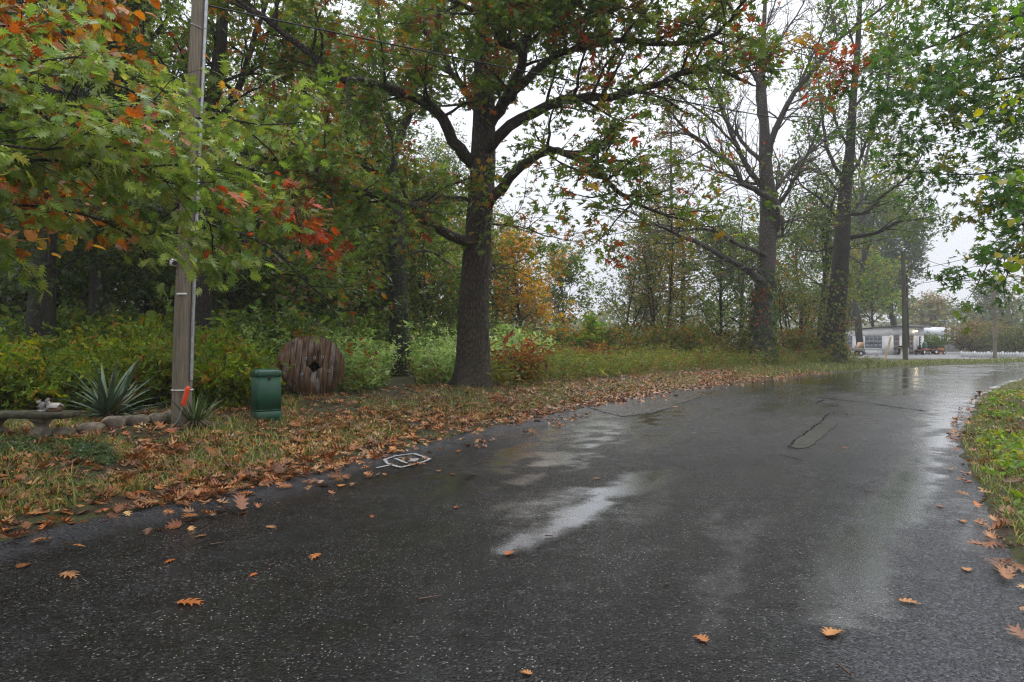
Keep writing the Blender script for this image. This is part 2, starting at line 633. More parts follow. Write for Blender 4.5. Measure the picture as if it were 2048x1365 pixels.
def build_road():
    nv, nu = 720, 56
    L0, R0 = smooth_line(LEFT, .25), smooth_line(RIGHT, .25)

    def bylen(p, t):
        s = np.concatenate([[0], np.cumsum(np.linalg.norm(np.diff(p, axis=0), axis=1))])
        return np.stack([np.interp(t * s[-1], s, p[:, 0]), np.interp(t * s[-1], s, p[:, 1])], -1)
    # more rows close to the camera
    t = np.linspace(0, 1, nv)
    dens = np.concatenate([[0], np.cumsum(1 / (1 + np.abs(np.linspace(0, 320, nv)[1:] - 38) / 7.0))])
    tt = np.interp(np.linspace(0, dens[-1], nv), dens, t)
    A, B = bylen(L0, tt), bylen(R0, tt)
    # ragged edges
    nA = (fbm(A[:, 0] * 2.3, A[:, 1] * 2.3, 4) - .5) * .35
    nB = (fbm(B[:, 0] * 2.1 + 40, B[:, 1] * 2.1, 4) - .5) * .45
    W = unit(B - A)
    A = A + W * (nA - .02)[:, None]
    B = B + W * (nB + .02)[:, None]
    u = np.linspace(0, 1, nu)
    XY = A[:, None] * (1 - u)[None, :, None] + B[:, None] * u[None, :, None]
    X, Y = XY[..., 0], XY[..., 1]
    Z = .012 * (fbm(X * .7, Y * .7, 3) - .5)
    Z = Z - .03 * ((u[None] < .001) | (u[None] > .999))
    V = np.stack([X, Y, Z], -1).reshape(-1, 3)
    i = (np.arange(nv - 1)[:, None] * nu + np.arange(nu - 1)[None]).ravel()
    a = Acc().add(V, np.stack([i, i + 1, i + nu + 1, i + nu], -1))
    M['asphalt'] = asphalt_mat('wet_asphalt')
    o = obj('road', a, M['asphalt'], smooth=True, kind='structure')
    # where water stands in the wheel ruts and hollows
    nzz = fbm(X * 2.2, Y * 1.5, 4)
    nz2 = fbm(X * 4.5 - Y * 1.5 + 30, Y * 2.6, 4)
    # coordinates along and across the road for streaks
    al, ac = X * .476 + Y * .879, X * .879 - Y * .476
    wet = .08 + .30 * sstep(.38, .68, fbm(ac * .9 + 8, al * .28, 4)) + .22 * sstep(.5, .7, fbm(ac * 3.1, al * .8 + 4, 4))
    wet -= .22 * np.exp(-((ac + 6.2) / 1.6) ** 2) * (1 - sstep(9, 16, Y))
    rutA = [road_pt(*p) for p in ((1010, 1105), (1060, 1080), (1150, 1030), (1245, 980), (1330, 930), (1400, 900), (1500, 860))]
    dA = polydist(rutA, X, Y)
    tA = sstep(4.9, 5.4, Y) * (1 - sstep(7.2, 9.2, Y))
    wet += 1.3 * np.exp(-(dA / (.06 + .045 * np.maximum(Y - 4.6, 0))) ** 2) * tA * (.35 + 1.1 * sstep(.3, .62, nz2))
    rutB = [road_pt(*p) for p in ((1700, 1240), (1716, 1160), (1735, 1080), (1790, 1010), (1840, 950), (1852, 900), (1870, 850), (1915, 800), (1960, 770), (2048, 745))]
    dB = polydist(rutB, X, Y)
    wet += 1.15 * np.exp(-(dB / (.11 + .022 * np.maximum(Y - 3, 0))) ** 2) * (.35 + 1.0 * sstep(.34, .6, nz2))
    wet += .9 * np.exp(-(dB / (.05 + .012 * np.maximum(Y - 3, 0))) ** 2) * sstep(.36, .55, nz2)
    rutC = [road_pt(*p) for p in ((950, 960), (1080, 900), (1200, 860), (1330, 830))]
    dC = polydist(rutC, X, Y)
    wet += .75 * np.exp(-(dC / 1.3) ** 2) * sstep(.40, .66, nz2)
    wet += .55 * sstep(13, 30, Y) * (.4 + sstep(.35, .6, fbm(X * .8, Y * .5, 4)))
    wet = np.clip(wet, 0, 1)
    dE = np.minimum(u[None] * 7.2 + 0 * X, (1 - u[None]) * 7.2 + 0 * X)
    eL = 1 - sstep(.25, .95 + 0 * X, u[None] * 7.2 + (nzz - .5) * .7)
    eR = 1 - sstep(.5, 1.6 + 0 * X, (1 - u[None]) * 7.2 + (nzz - .5) * .8)
    for nm, val in (('wet', wet), ('edge', np.clip(np.maximum(eL, eR), 0, 1))):
        at = o.data.attributes.new(nm, 'FLOAT', 'POINT')
        at.data.foreach_set('value', val.astype(np.float32).ravel())
    return o


road = build_road()


def ribbon(acc, pts, w, z, jit=0.0, rng=None):
    pts = np.asarray(pts, float)
    t = unit(np.gradient(pts, axis=0))
    nrm = np.stack([-t[:, 1], t[:, 0]], -1)
    w = np.broadcast_to(w, (len(pts),)) * np.clip(1 + (rng.normal(0, jit, len(pts)) if rng is not None else 0), .3, 1.8)
    A, B = pts + nrm * w[:, None] / 2, pts - nrm * w[:, None] / 2
    zz = np.broadcast_to(z, (len(pts),))
    V = np.vstack([np.column_stack([A, zz]), np.column_stack([B, zz])])
    n = len(pts)
    i = np.arange(n - 1)
    acc.add(V, np.stack([i, n + i, n + i + 1, i + 1], -1))


def dense(pts, step=.03):
    return smooth_line(np.asarray(pts, float), step)


def road_details():
    rng = np.random.default_rng(5)
    paint = MatB('worn_white_paint')
    n = paint.noise(paint.geo(), 70, 4, .75)
    pm = paint.set(color=paint.ramp(n, [(.38, (.03, .03, .03)), (.5, (.34, .34, .335)), (.72, (.58, .58, .57))]), rough=.55, spec=.4)
    lines = [[(769.6, 921), (791, 914), (828.7, 909), (859.6, 920), (847, 926), (802, 937), (774, 929), (769.6, 921)],
             [(752, 938), (768, 935), (784, 931)],
             [(791, 919), (803, 924), (815, 929)],
             [(799, 917), (812, 918), (835, 920), (829, 924), (816, 925)],
             [(820, 919), (826, 922), (818, 924)]]
    for ln in lines:
        a = Acc()
        pts = [road_pt(*p) for p in ln]
        dd = []
        for p, q in zip(pts[:-1], pts[1:]):
            p, q = np.array(p), np.array(q)
            m = max(3, int(np.linalg.norm(q - p) / .03))
            dd.append(p + (q - p) * (np.arange(m) / m)[:, None])
        dd.append(np.array([pts[-1]]))
        dd = np.vstack(dd)
        dd += rng.normal(0, .004, dd.shape)
        ribbon(a, dd, .045, .0135, .22, rng)
        obj('paint_stroke', a, pm, road)
    crack_m = plain('open_crack', (.006, .006, .006), rough=.9, spec=.1)
    cracks = [([(1578, 897), (1590, 880), (1608, 870), (1625, 856), (1645, 843)], .024),
              ([(1645, 843), (1655, 830), (1675, 826), (1696, 830)], .022),
              ([(1576, 898), (1592, 899)], .03),
              ([(1538, 912), (1560, 911), (1585, 917), (1604, 922)], .022),
              ([(1632, 795), (1690, 802), (1730, 806), (1790, 815), (1850, 823)], .06),
              ([(1650, 800), (1632, 806)], .04),
              ([(1550, 757), (1580, 760), (1650, 755)], .04)]
    for pts, w in cracks:
        a = Acc()
        dd = dense([road_pt(*p) for p in pts], .07)
        dd += rng.normal(0, .014, dd.shape)
        ribbon(a, dd, w, .0125, .35, rng)
        obj('crack', a, crack_m, road)
    # older patch of asphalt along the verge and the broken patch in the lane
    pm1 = asphalt_mat('patched_asphalt', (.011, .010, .009), (.030, .028, .026), use_wet=False)
    pm2 = asphalt_mat('broken_asphalt', (.010, .0095, .008), (.024, .0225, .020), use_wet=False)
    for poly, m in (([(1165, 812), (1215, 797), (1300, 785), (1385, 779), (1405, 793), (1360, 808), (1310, 826), (1245, 834), (1212, 826)], pm1),
                    ([(1582, 894), (1596, 877), (1614, 867), (1648, 845), (1676, 847), (1662, 860), (1640, 880), (1618, 896), (1598, 899)], pm2)):
        pts = np.array([road_pt(*p) for p in poly])
        pts = np.vstack([pts, pts[:1]])
        dd = []
        for p, q in zip(pts[:-1], pts[1:]):
            k = max(3, int(np.linalg.norm(q - p) / .12))
            dd.append(p + (q - p) * (np.arange(k) / k)[:, None])
        dd = np.vstack(dd)
        dd += rng.normal(0, .012, dd.shape)
        V = np.column_stack([dd, np.full(len(dd), .0095)])
        T = np.array(tessellate_polygon([[Vector(q) for q in V.tolist()]]))
        e1, e2 = V[T[:, 1]] - V[T[:, 0]], V[T[:, 2]] - V[T[:, 0]]
        flip = e1[:, 0] * e2[:, 1] - e1[:, 1] * e2[:, 0] < 0
        T[flip] = T[flip][:, ::-1]
        obj('asphalt_patch', Acc().add(V, None, T), m, road)


road_details()


def gravel_lot():
    pts = np.array([(31, 62), (40, 58.5), (52, 60), (64, 64.5), (82, 70.5), (84, 92), (60, 100), (30, 88)])
    rng = np.random.default_rng(8)
    dd = smooth_line(np.vstack([pts, pts[:1]]), 1.0)[:-1]
    dd += rng.normal(0, .15, dd.shape)
    n = len(dd)
    c = dd.mean(0)
    a = Acc()
    rings = [1, .8, .5, .2]
    V = np.vstack([np.column_stack([c + (dd - c) * k, gz(*(c + (dd - c) * k).T) + (.03 if k < 1 else -.02)]) for k in rings])
    Q = []
    j = np.arange(n)
    for r in range(3):
        Q.append(np.stack([r * n + j, r * n + (j + 1) % n, (r + 1) * n + (j + 1) % n, (r + 1) * n + j], -1))
    V = np.vstack([V, [[*c, float(gz(*c)) + .03]]])
    T = np.stack([3 * n + j, 3 * n + (j + 1) % n, np.full(n, 4 * n)], -1)
    a.add(V, np.vstack(Q), T)
    obj('gravel_lot', a, plain('wet_gravel', (.16, .16, .165), .6, .3, var=.5, scale=1.4, bump=.6, bdist=.03), smooth=True, kind='structure')


gravel_lot()


# ------------------------------------------------------------------ leaves
def tmpl_oak():
    """lobed oak leaf, 12 triangles, along +x, face +z"""
    V = [(0, 0, 0), (.26, -.055, -.01), (.26, .055, -.01), (.47, -.07, 0), (.47, .07, 0), (.69, -.07, -.02), (.69, .07, -.02), (1, 0, -.1),
         (.30, -.27, .05), (.30, .27, .05), (.55, -.38, .04), (.55, .38, .04), (.84, -.27, -.03), (.84, .27, -.03)]
    Q = [(1, 3, 4, 2), (3, 5, 6, 4)]
    T = [(0, 1, 2), (5, 7, 6), (0, 8, 1), (0, 2, 9), (1, 10, 3), (2, 4, 11), (3, 12, 5), (4, 6, 13)]
    return np.array(V), np.array(Q), np.array(T)


def tmpl_oak_fine():
    """deeply cut oak leaf with toothed lobes and a stalk"""
    V = [(-.22, 0, .02), (-.22, .012, .02), (0, 0, 0)]
    V += [(.16, -.045, -.01), (.16, .045, -.01), (.36, -.05, 0), (.36, .05, 0), (.57, -.055, 0), (.57, .055, 0), (.77, -.045, -.03), (.77, .045, -.03), (.86, 0, -.05)]
    Q = [(3, 5, 6, 4), (5, 7, 8, 6), (7, 9, 10, 8)]
    T = [(0, 2, 1), (2, 3, 4), (9, 11, 10)]
    base = [2, 3, 5, 7, 9]

    def lobe(n0, n1, tips, s):
        k = len(V)
        for t in tips:
            V.append((t[0], t[1] * s, t[2]))
        if s < 0:
            Q.append((n0, k, k + 1, n1))
            T.append((k, k + 2, k + 1))
        else:
            Q.append((n0, n1, k + 1, k))
            T.append((k, k + 1, k + 2))
    for s, o in ((-1, 0), (1, 1)):
        ix = [2, 3 + o, 5 + o, 7 + o, 9 + o]
        lobe(ix[0], ix[1], [(.10, .17, .03), (.19, .15, .03), (.17, .25, .02)], s)
        lobe(ix[1], ix[2], [(.34, .26, .05), (.42, .20, .04), (.45, .37, .01)], s)
        lobe(ix[2], ix[3], [(.58, .27, .04), (.66, .20, .03), (.72, .38, -.02)], s)
        lobe(ix[3], ix[4], [(.80, .17, -.01), (.86, .11, -.02), (.95, .23, -.06)], s)
    k = len(V)
    V += [(.93, -.055, -.07), (.93, .055, -.07), (1.08, 0, -.13)]
    T += [(11, k, k + 2), (11, k + 2, k + 1)]
    return np.array(V), np.array(Q), np.array(T)


def tmpl_oak8():
    V = [(0, 0, 0), (.32, -.07, 0), (.32, .07, 0), (.66, -.08, -.01), (.66, .08, -.01), (1, 0, -.1), (.40, -.36, .06), (.40, .36, .06), (.80, -.32, 0), (.80, .32, 0)]
    return np.array(V), np.array([(1, 3, 4, 2)]), np.array([(0, 1, 2), (3, 5, 4), (0, 6, 1), (0, 2, 7), (1, 8, 3), (2, 4, 9)])


def tmpl_star():
    V = [(0, 0, 0), (.42, -.40, .06), (.46, -.11, 0), (1, 0, -.1), (.46, .11, 0), (.42, .40, .06)]
    return np.array(V), np.array([(0, 2, 3, 4)]), np.array([(0, 1, 2), (0, 4, 5)])


def tmpl_diamond(w=.32):
    V = [(0, 0, 0), (.45, -w, .08), (1, 0, -.08), (.45, w, .08)]
    return np.array(V), np.zeros((0, 4), int), np.array([(0, 1, 2), (0, 2, 3)])


def tmpl_round():
    V = [(0, 0, 0), (.12, -.36, .04), (.5, -.46, .05), (.82, -.22, 0), (1, 0, -.09), (.82, .22, 0), (.5, .46, .05), (.12, .36, .04), (.5, 0, -.02), (-.3, .0, .03), (-.3, .015, .03)]
    return np.array(V), np.array([(0, 1, 2, 8), (8, 2, 3, 4), (8, 4, 5, 6), (0, 8, 6, 7)]), np.array([(9, 0, 10)])


def tmpl_clump(n=3):
    """three separate small leaves on a short stalk, for shrubs"""
    V, T = [], []
    r = np.random.default_rng(3)
    for k in range(n):
        a = k * 2.3
        o = np.array([.25 * k, .15 * math.cos(a), .1 * math.sin(a)])
        d = np.array([math.cos(a * .6), math.sin(a), .2 * math.cos(3 * a)])
        e = np.cross(d, [0, .2, 1])
        b = len(V)
        V += [o, o + .35 * d + .19 * e, o + .8 * d, o + .35 * d - .19 * e]
        T += [(b, b + 3, b + 2), (b, b + 2, b + 1)]
    return np.array(V), np.zeros((0, 4), int), np.array(T)


def tmpl_fallen():
    V, Q, T = tmpl_oak_fine()
    V = V.copy()
    V[3:12, 1] *= 2.1
    V[12:, 1] *= 1.08
    return V, Q, T


TM = dict(fallen=tmpl_fallen(), oak=tmpl_oak(), oak8=tmpl_oak8(), fine=tmpl_oak_fine(), star=tmpl_star(), dia=tmpl_diamond(), slim=tmpl_diamond(.16), round=tmpl_round(), clump=tmpl_clump())


def place(acc, tm, pos, ax, nrm, size, col, curl=None):
    """many leaves of one template: axis, normal, size and colour for each"""
    V, Q, T = TM[tm] if isinstance(tm, str) else tm
    n, m = len(pos), len(V)
    if n == 0:
        return
    ax = unit(ax)
    nrm = unit(nrm - ax * (nrm * ax).sum(-1, keepdims=True))
    b = np.cross(nrm, ax)
    Vs = np.repeat(V[None], n, 0)
    if curl is not None:
        Vs = Vs.copy()
        Vs[:, :, 2] += curl[:, None] * ((V[None, :, 0] - .45) ** 2 * .9 + V[None, :, 1] ** 2 * 2.2)
    s = np.broadcast_to(size, (n,))[:, None, None]
    W = pos[:, None] + s * (Vs[..., 0:1] * ax[:, None] + Vs[..., 1:2] * b[:, None] + Vs[..., 2:3] * nrm[:, None])
    off = (np.arange(n) * m)[:, None, None]
    acc.add(W.reshape(-1, 3), (Q[None] + off).reshape(-1, 4) if len(Q) else None,
            (T[None] + off).reshape(-1, 3) if len(T) else None, np.repeat(col, m, 0))


# leaf colours (base colours, weights)
PAL = dict(
    oak=[(.36, (.052, .082, .018)), (.32, (.075, .11, .024)), (.15, (.105, .13, .03)), (.06, (.15, .10, .025)), (.05, (.19, .075, .02)), (.035, (.17, .038, .016)), (.025, (.10, .05, .022))],
    oak_near=[(.36, (.080, .118, .032)), (.38, (.112, .150, .042)), (.16, (.15, .18, .058)), (.05, (.16, .09, .025)), (.04, (.20, .075, .022)), (.03, (.20, .042, .02))],
    red=[(.45, (.22, .045, .022)), (.25, (.25, .085, .03)), (.15, (.16, .05, .022)), (.15, (.10, .11, .03))],
    orange=[(.35, (.24, .105, .022)), (.25, (.20, .07, .018)), (.2, (.28, .16, .03)), (.1, (.11, .05, .018)), (.1, (.10, .11, .025))],
    yellow=[(.4, (.34, .20, .03)), (.3, (.28, .13, .022)), (.3, (.15, .15, .03))],
    green=[(.4, (.042, .066, .018)), (.35, (.058, .088, .022)), (.15, (.088, .112, .026)), (.1, (.13, .13, .03))],
    dark=[(.5, (.028, .045, .014)), (.35, (.040, .062, .018)), (.15, (.062, .082, .022))],
    mixed=[(.35, (.055, .080, .022)), (.25, (.085, .105, .026)), (.18, (.15, .135, .03)), (.12, (.18, .10, .025)), (.10, (.14, .06, .022))],
    right=[(.45, (.042, .085, .024)), (.35, (.058, .112, .028)), (.14, (.09, .135, .03)), (.06, (.15, .14, .03))],
    vine=[(.5, (.085, .15, .028)), (.3, (.13, .19, .032)), (.2, (.24, .22, .035))],
    shrub=[(.38, (.070, .100, .016)), (.27, (.092, .115, .018)), (.22, (.052, .080, .016)), (.08, (.14, .12, .02)), (.05, (.15, .075, .02))],
    frost=[(.4, (.20, .26, .13)), (.35, (.14, .20, .08)), (.25, (.10, .14, .04))],
    pine=[(.5, (.045, .07, .035)), (.3, (.06, .085, .04)), (.2, (.09, .10, .045))],
    larch=[(.5, (.12, .10, .045)), (.3, (.15, .11, .045)), (.2, (.08, .085, .035))],
    far=[(.5, (.05, .07, .03)), (.3, (.07, .085, .035)), (.2, (.11, .10, .04))],
    ivy=[(.6, (.03, .055, .015)), (.3, (.05, .085, .02)), (.1, (.12, .10, .03))],
    brush=[(.35, (.075, .095, .025)), (.25, (.10, .105, .03)), (.2, (.055, .075, .02)), (.12, (.13, .09, .035)), (.08, (.11, .06, .03))],
    clover=[(.5, (.055, .085, .042)), (.3, (.075, .11, .05)), (.2, (.04, .07, .03))],
    rust=[(.5, (.13, .045, .02)), (.3, (.17, .065, .025)), (.2, (.08, .035, .018))],
)

LIFT = dict(oak=1.6, oak_near=1.6, orange=1.35, green=1.55, dark=1.15, mixed=1.4, right=1.45, vine=1.3, shrub=1.75, frost=1.75, pine=1.3, larch=1.3, far=1.3, ivy=1.3, brush=1.7, rust=1.3, clover=1.25, red=1.3, yellow=1.35)
PAL = {k: [(w, tuple(min(.5, max(.006, (sum(c) / 3 + (x - sum(c) / 3) * 1.22) * LIFT[k])) for x in c)) for w, c in v] for k, v in PAL.items()}


def pick(pal, n, rng):
    w = np.array([p[0] for p in PAL[pal]])
    c = np.array([p[1] for p in PAL[pal]])
    return c[rng.choice(len(c), n, p=w / w.sum())]


def leaf_cloud(acc, twigs, rng, per, size, tm, pal, spread=.08, t0=.15, droop=.25, own=.3, flat=.6, pals=None):
    """leaves along twigs; twigs: list of (n,3) arrays"""
    P0, D, K = [], [], []
    for i, tw in enumerate(twigs):
        k = rng.poisson(per)
        if k == 0:
            continue
        t = t0 + (1 - t0) * rng.random(k) ** .7
        f = t * (len(tw) - 1)
        j = np.minimum(f.astype(int), len(tw) - 2)
        fr = (f - j)[:, None]
        P0.append(tw[j] * (1 - fr) + tw[j + 1] * fr)
        D.append(np.repeat(unit(tw[-1] - tw[0])[None], k, 0))
        K.append(np.full(k, i))
    if not P0:
        return None
    P0, D, K = np.vstack(P0), np.vstack(D), np.concatenate(K)
    n = len(P0)
    pos = P0 + rng.normal(0, spread, (n, 3))
    rv = rng.normal(0, 1, (n, 3))
    rv[:, 2] *= .5
    ax = unit(D * .7 + unit(rv) * 1.0 + np.array([0, 0, -droop]))
    nr = rng.normal(0, 1, (n, 3)) * flat + np.array([0, 0, 1.0])
    if pals is None:
        twc = pick(pal, len(twigs), rng)
        own_c = pick(pal, n, rng)
    else:
        twc = np.vstack([pick(p, 1, rng) for p in pals])
        own_c = np.vstack([pick(p, 1, rng) for p in [pals[k] for k in K]]) if n < 60000 else twc[K]
    col = np.where((rng.random(n) < own)[:, None], own_c, twc[K])
    col = col * np.exp(rng.normal(0, .22, (n, 1))) * (1 + rng.normal(0, .06, (n, 3)))
    sz = size * np.exp(rng.normal(0, .22, n))
    curl = rng.normal(0, .35, n)
    if acc is None:
        return pos, ax, nr, sz, col, curl
    place(acc, tm, pos, ax, nr, sz, np.clip(col, .004, .6), curl)


# ------------------------------------------------------------------ branches
def resample3(p, step):
    p = np.asarray(p, float)
    n = len(p)
    if n == 2:
        m = max(2, int(np.linalg.norm(p[1] - p[0]) / step))
        return p[0] + (p[1] - p[0]) * np.linspace(0, 1, m + 1)[:, None]
    return smooth_line(p, step)


def wander(p0, d, length, n, wob, up, rng):
    pts = [p0]
    d = unit(d)
    st = length / n
    for i in range(n):
        d = d + rng.normal(0, wob, 3)
        d[2] += up
        d = d / math.sqrt(d @ d)
        pts.append(pts[-1] + d * st)
    return np.array(pts)


def grow(acc, twigs, pts, r0, r1, rng, lvl, S, sides=8, sub=0, t0=None):
    """a branch with its side branches; twigs collects the leaf-bearing ends"""
    n = len(pts)
    t = np.linspace(0, 1, n)
    rad = r0 + (r1 - r0) * t ** .75
    if not (S.get('hide_twigs') and lvl >= S['levels']):
        acc.tube(pts, rad, sides)
    L = np.linalg.norm(np.diff(pts, axis=0), axis=1).sum()
    if lvl >= S['levels']:
        twigs.append(pts)
        return
    nb = max(2, int(round(S['n'][lvl] * L * rng.uniform(.8, 1.2))))
    a0 = S['t0'] if t0 is None else t0
    for k in range(nb):
        tk = a0 + (1 - a0) * (k + rng.random()) / nb
        f = tk * (n - 1)
        j = min(int(f), n - 2)
        p = pts[j] + (pts[j + 1] - pts[j]) * (f - j)
        tan = unit(pts[j + 1] - pts[j])
        rv = rng.normal(0, 1, 3)
        s = np.cross(tan, rv)
        s[2] *= S['flat']
        s = unit(s)
        a = rng.uniform(*S['ang'])
        d = tan * math.cos(a) + s * math.sin(a)
        d[2] += S['up0']
        if d[2] < -.25:
            d[2] *= .35
        Lc = S['len'][lvl] * rng.uniform(.55, 1.25) * (1 - .4 * tk)
        m = max(3, int(Lc / S['seg'][lvl]))
        ch = wander(p, d, Lc, m, S['wob'], S['up'], rng)
        rc = min(rad[j] * .62, S['r'][lvl])
        grow(acc, twigs, ch, rc, max(rc * .35, S['rmin']), rng, lvl + 1, S, 5 if sides > 6 else 3)
    # the tip goes on as a twig
    d = pts[-1] - pts[-2]
    Lc = S['len'][-1]
    ch = wander(pts[-1], d, Lc, 4, S['wob'], S['up'], rng)
    acc.tube(ch, np.linspace(max(r1, S['rmin']), S['rmin'], len(ch)), 3)
    twigs.append(ch)


SPEC_OAK = dict(levels=2, n=(2.5, 3.3), len=(2.1, .85), seg=(.3, .25), r=(.05, .016), rmin=.005, ang=(R(35), R(75)), flat=.55, up0=.10, up=.02, wob=.16, t0=.12)
SPEC_NEAR = dict(levels=2, n=(3.0, 4.2), len=(.95, .42), seg=(.16, .12), r=(.018, .007), rmin=.0025, ang=(R(30), R(70)), flat=.6, up0=0, up=-.02, wob=.14, t0=.05)
SPEC_BG = dict(hide_twigs=True, levels=2, n=(1.5, 1.9), len=(2.3, 1.1), seg=(.5, .4), r=(.05, .02), rmin=.008, ang=(R(30), R(75)), flat=.75, up0=.12, up=.04, wob=.2, t0=.2)
SPEC_BARE = dict(levels=2, n=(2.1, 2.8), len=(2.6, 1.3), seg=(.32, .25), r=(.055, .024), rmin=.011, ang=(R(28), R(70)), flat=.8, up0=.12, up=.05, wob=.2, t0=.15)


def trunk_mesh(acc, pts, rad, sides, rng, flare=.55, ridge=.05, nflare=5, uscale=9, vscale=1.6):
    """trunk with root flare and bark ridges in the mesh itself"""
    pts = np.asarray(pts)
    n = len(pts)
    s = np.concatenate([[0], np.cumsum(np.linalg.norm(np.diff(pts, axis=0), axis=1))])
    t = unit(np.gradient(pts, axis=0))
    u = unit(np.cross(t, [0, 1.0, 0]))
    v = np.cross(t, u)
    a = np.arange(sides) / sides * 2 * math.pi
    ph = rng.uniform(0, 6)
    A, Sg = np.meshgrid(a, s)
    fl = flare * np.exp(-np.maximum(Sg, 0) / .38) * (.75 + .45 * np.cos(nflare * A + ph) + .25 * np.cos(3 * A + 2 * ph))
    su, sv = uscale, vscale
    cx, cyy = np.cos(A), np.sin(A)
    q = vnoise(cx * su + 50 + 1.3 * cyy * su, Sg * sv + cyy * 4 + 31 + 2.0 * vnoise(A * 3, Sg * 5))
    q2 = vnoise(cx * su * 2.3 + 11, cyy * su * 2.3 + Sg * sv * 2.2)
    lump = fbm(cx * 1.2 + 7, Sg * .8 + cyy * 1.2, 3) - .5
    rr = np.asarray(rad)[:, None] * (1 + fl + ridge * (np.abs(q - .5) * 2 - .5) + ridge * .7 * (q2 - .5) + .10 * lump)
    V = pts[:, None] + rr[..., None] * (np.cos(A)[..., None] * u[:, None] + np.sin(A)[..., None] * v[:, None])
    i = np.arange(n - 1)[:, None] * sides
    j = np.arange(sides)[None]
    k = (j + 1) % sides
    acc.add(V.reshape(-1, 3), np.stack([i + j, i + k, i + sides + k, i + sides + j], -1).reshape(-1, 4))


def limb_pts(px, d0, d1, step=.35, rng=None, jit=.03):
    """photo-traced limb: pixels with the distance sliding from d0 to d1"""
    q = np.array([P(x, y, d0 + (d1 - d0) * k / (len(px) - 1)) for k, (x, y) in enumerate(px)])
    q = resample3(q, step)
    if rng is not None:
        e = rng.normal(0, jit, q.shape)
        e[0] = 0
        q = q + e
    return q


def traced_tree(name, label, group, base, trunk_px, trunk_w, d, limbs, S, leaf, bark='bark', seed=1, sides=48, step=.08, flare=.55, ridge=.05, uscale=9, cat='tree'):
    """tree whose trunk and limbs are traced; limbs: (pixels, d0, d1, r0 m, r1 m, options)"""
    rng = np.random.default_rng(seed)
    root = thing(name, base, label, cat, group)
    q = np.array([P(x, y, d) for x, y in trunk_px])
    q[0] = np.array(base) - [0, 0, .12]
    w = np.array(trunk_w) / F * d / 2
    k0 = np.arange(len(q))
    sm = resample3(q, step)
    # radius by height
    zz = np.interp(sm[:, 2], np.maximum.accumulate(q[:, 2] + np.arange(len(q)) * 1e-6), w)
    a = Acc()
    trunk_mesh(a, sm, zz, sides, rng, flare, ridge, uscale=uscale)
    obj('trunk', a, M[bark], root, smooth=True)
    crown = Acc()
    for L in limbs:
        px, d0, d1, r0, r1 = L[:5]
        op = L[5] if len(L) > 5 else {}
        pts = limb_pts(px, d0, d1, .35, rng, .025)
        tw, la = [], Acc()
        grow(la, tw, pts, r0, r1, rng, 0, op.get('S', S), sides=op.get('sides', 10), t0=op.get('t0'))
        obj('limb', la, M[op.get('bark', bark)], root, smooth=True)
        lf = dict(leaf)
        lf.update({k: v for k, v in op.items() if k in ('per', 'pal', 'size', 'pals', 'tm', 'spread', 'own')})
        if lf['per'] > 0:
            leaf_cloud(crown, tw, rng, **lf)
    if crown.n:
        obj('crown', crown, M['leaf'], root)
    return root


def auto_tree(name, label, group, base, H, cb, Rad, seed, leaf, S=SPEC_BG, bark='bark_dark', r0=.18, nl=14, lean=(0, 0), top=.35, sides=10, pitch=(R(15), R(55)), leafmat='leaf_far', cat='tree', taper=.75, multi=1, skirt=1.0):
    """tree of a kind, no two alike: trunk, limbs, leafy crown"""
    rng = np.random.default_rng(seed)
    base = np.array(base, float)
    root = thing(name, base, label, cat, group)
    wood, tw = Acc(), []
    crown = Acc()
    for mstem in range(multi):
        off = np.array([0, 0, 0]) if multi == 1 else np.append(rng.normal(0, .15, 2), 0)
        d = np.array([lean[0], lean[1], 1.0]) + (np.append(rng.normal(0, .22, 2), 0) if multi > 1 else 0)
        tp = wander(base + off - [0, 0, .15], d, H * rng.uniform(.88, 1.0), max(8, int(H * 1.4)), .05, .03, rng)
        tt = np.linspace(0, 1, len(tp))
        rad = r0 * (1 - tt) ** taper * (1 + .5 * np.exp(-tt * H / .3)) + .012
        wood.tube(tp, rad, sides)
        n_l = max(3, nl // multi)
        for k in range(n_l):
            t = (cb + (H - cb) * (k + .5 * rng.random()) / n_l) / H
            f = t * (len(tp) - 1)
            j = min(int(f), len(tp) - 2)
            p = tp[j] + (tp[j + 1] - tp[j]) * (f - j)
            az = k * 2.4 + rng.uniform(-.5, .5) + seed
            h = (t * H - cb) / max(H - cb, .1)
            ln = Rad * (skirt * (1 - h) ** .6 * .55 + top + .5 * math.sin(math.pi * min(1, h + .12)) * .9) * rng.uniform(.7, 1.15)
            el = rng.uniform(*pitch) + h * .5
            dd = np.array([math.cos(az) * math.cos(el), math.sin(az) * math.cos(el), math.sin(el)])
            pts = wander(p, dd, ln, max(4, int(ln / .5)), .12, .02, rng)
            grow(wood, tw, pts, min(rad[j] * .6, .10 * r0 / .18), .014, rng, 0, S, sides=5)
        tw.append(tp[-4:])
    obj('trunk', wood, M[bark], root, smooth=True)
    leaf_cloud(crown, tw, rng, **leaf)
    obj('crown', crown, M[leafmat], root)
    return root


# ------------------------------------------------------------------ the traced trees
def gpt(x, y):
    return np.array([x, y, float(gz(x, y))])


OAKLEAF = dict(per=25, size=.205, tm='oak8', pal='oak', spread=.14, t0=.4)

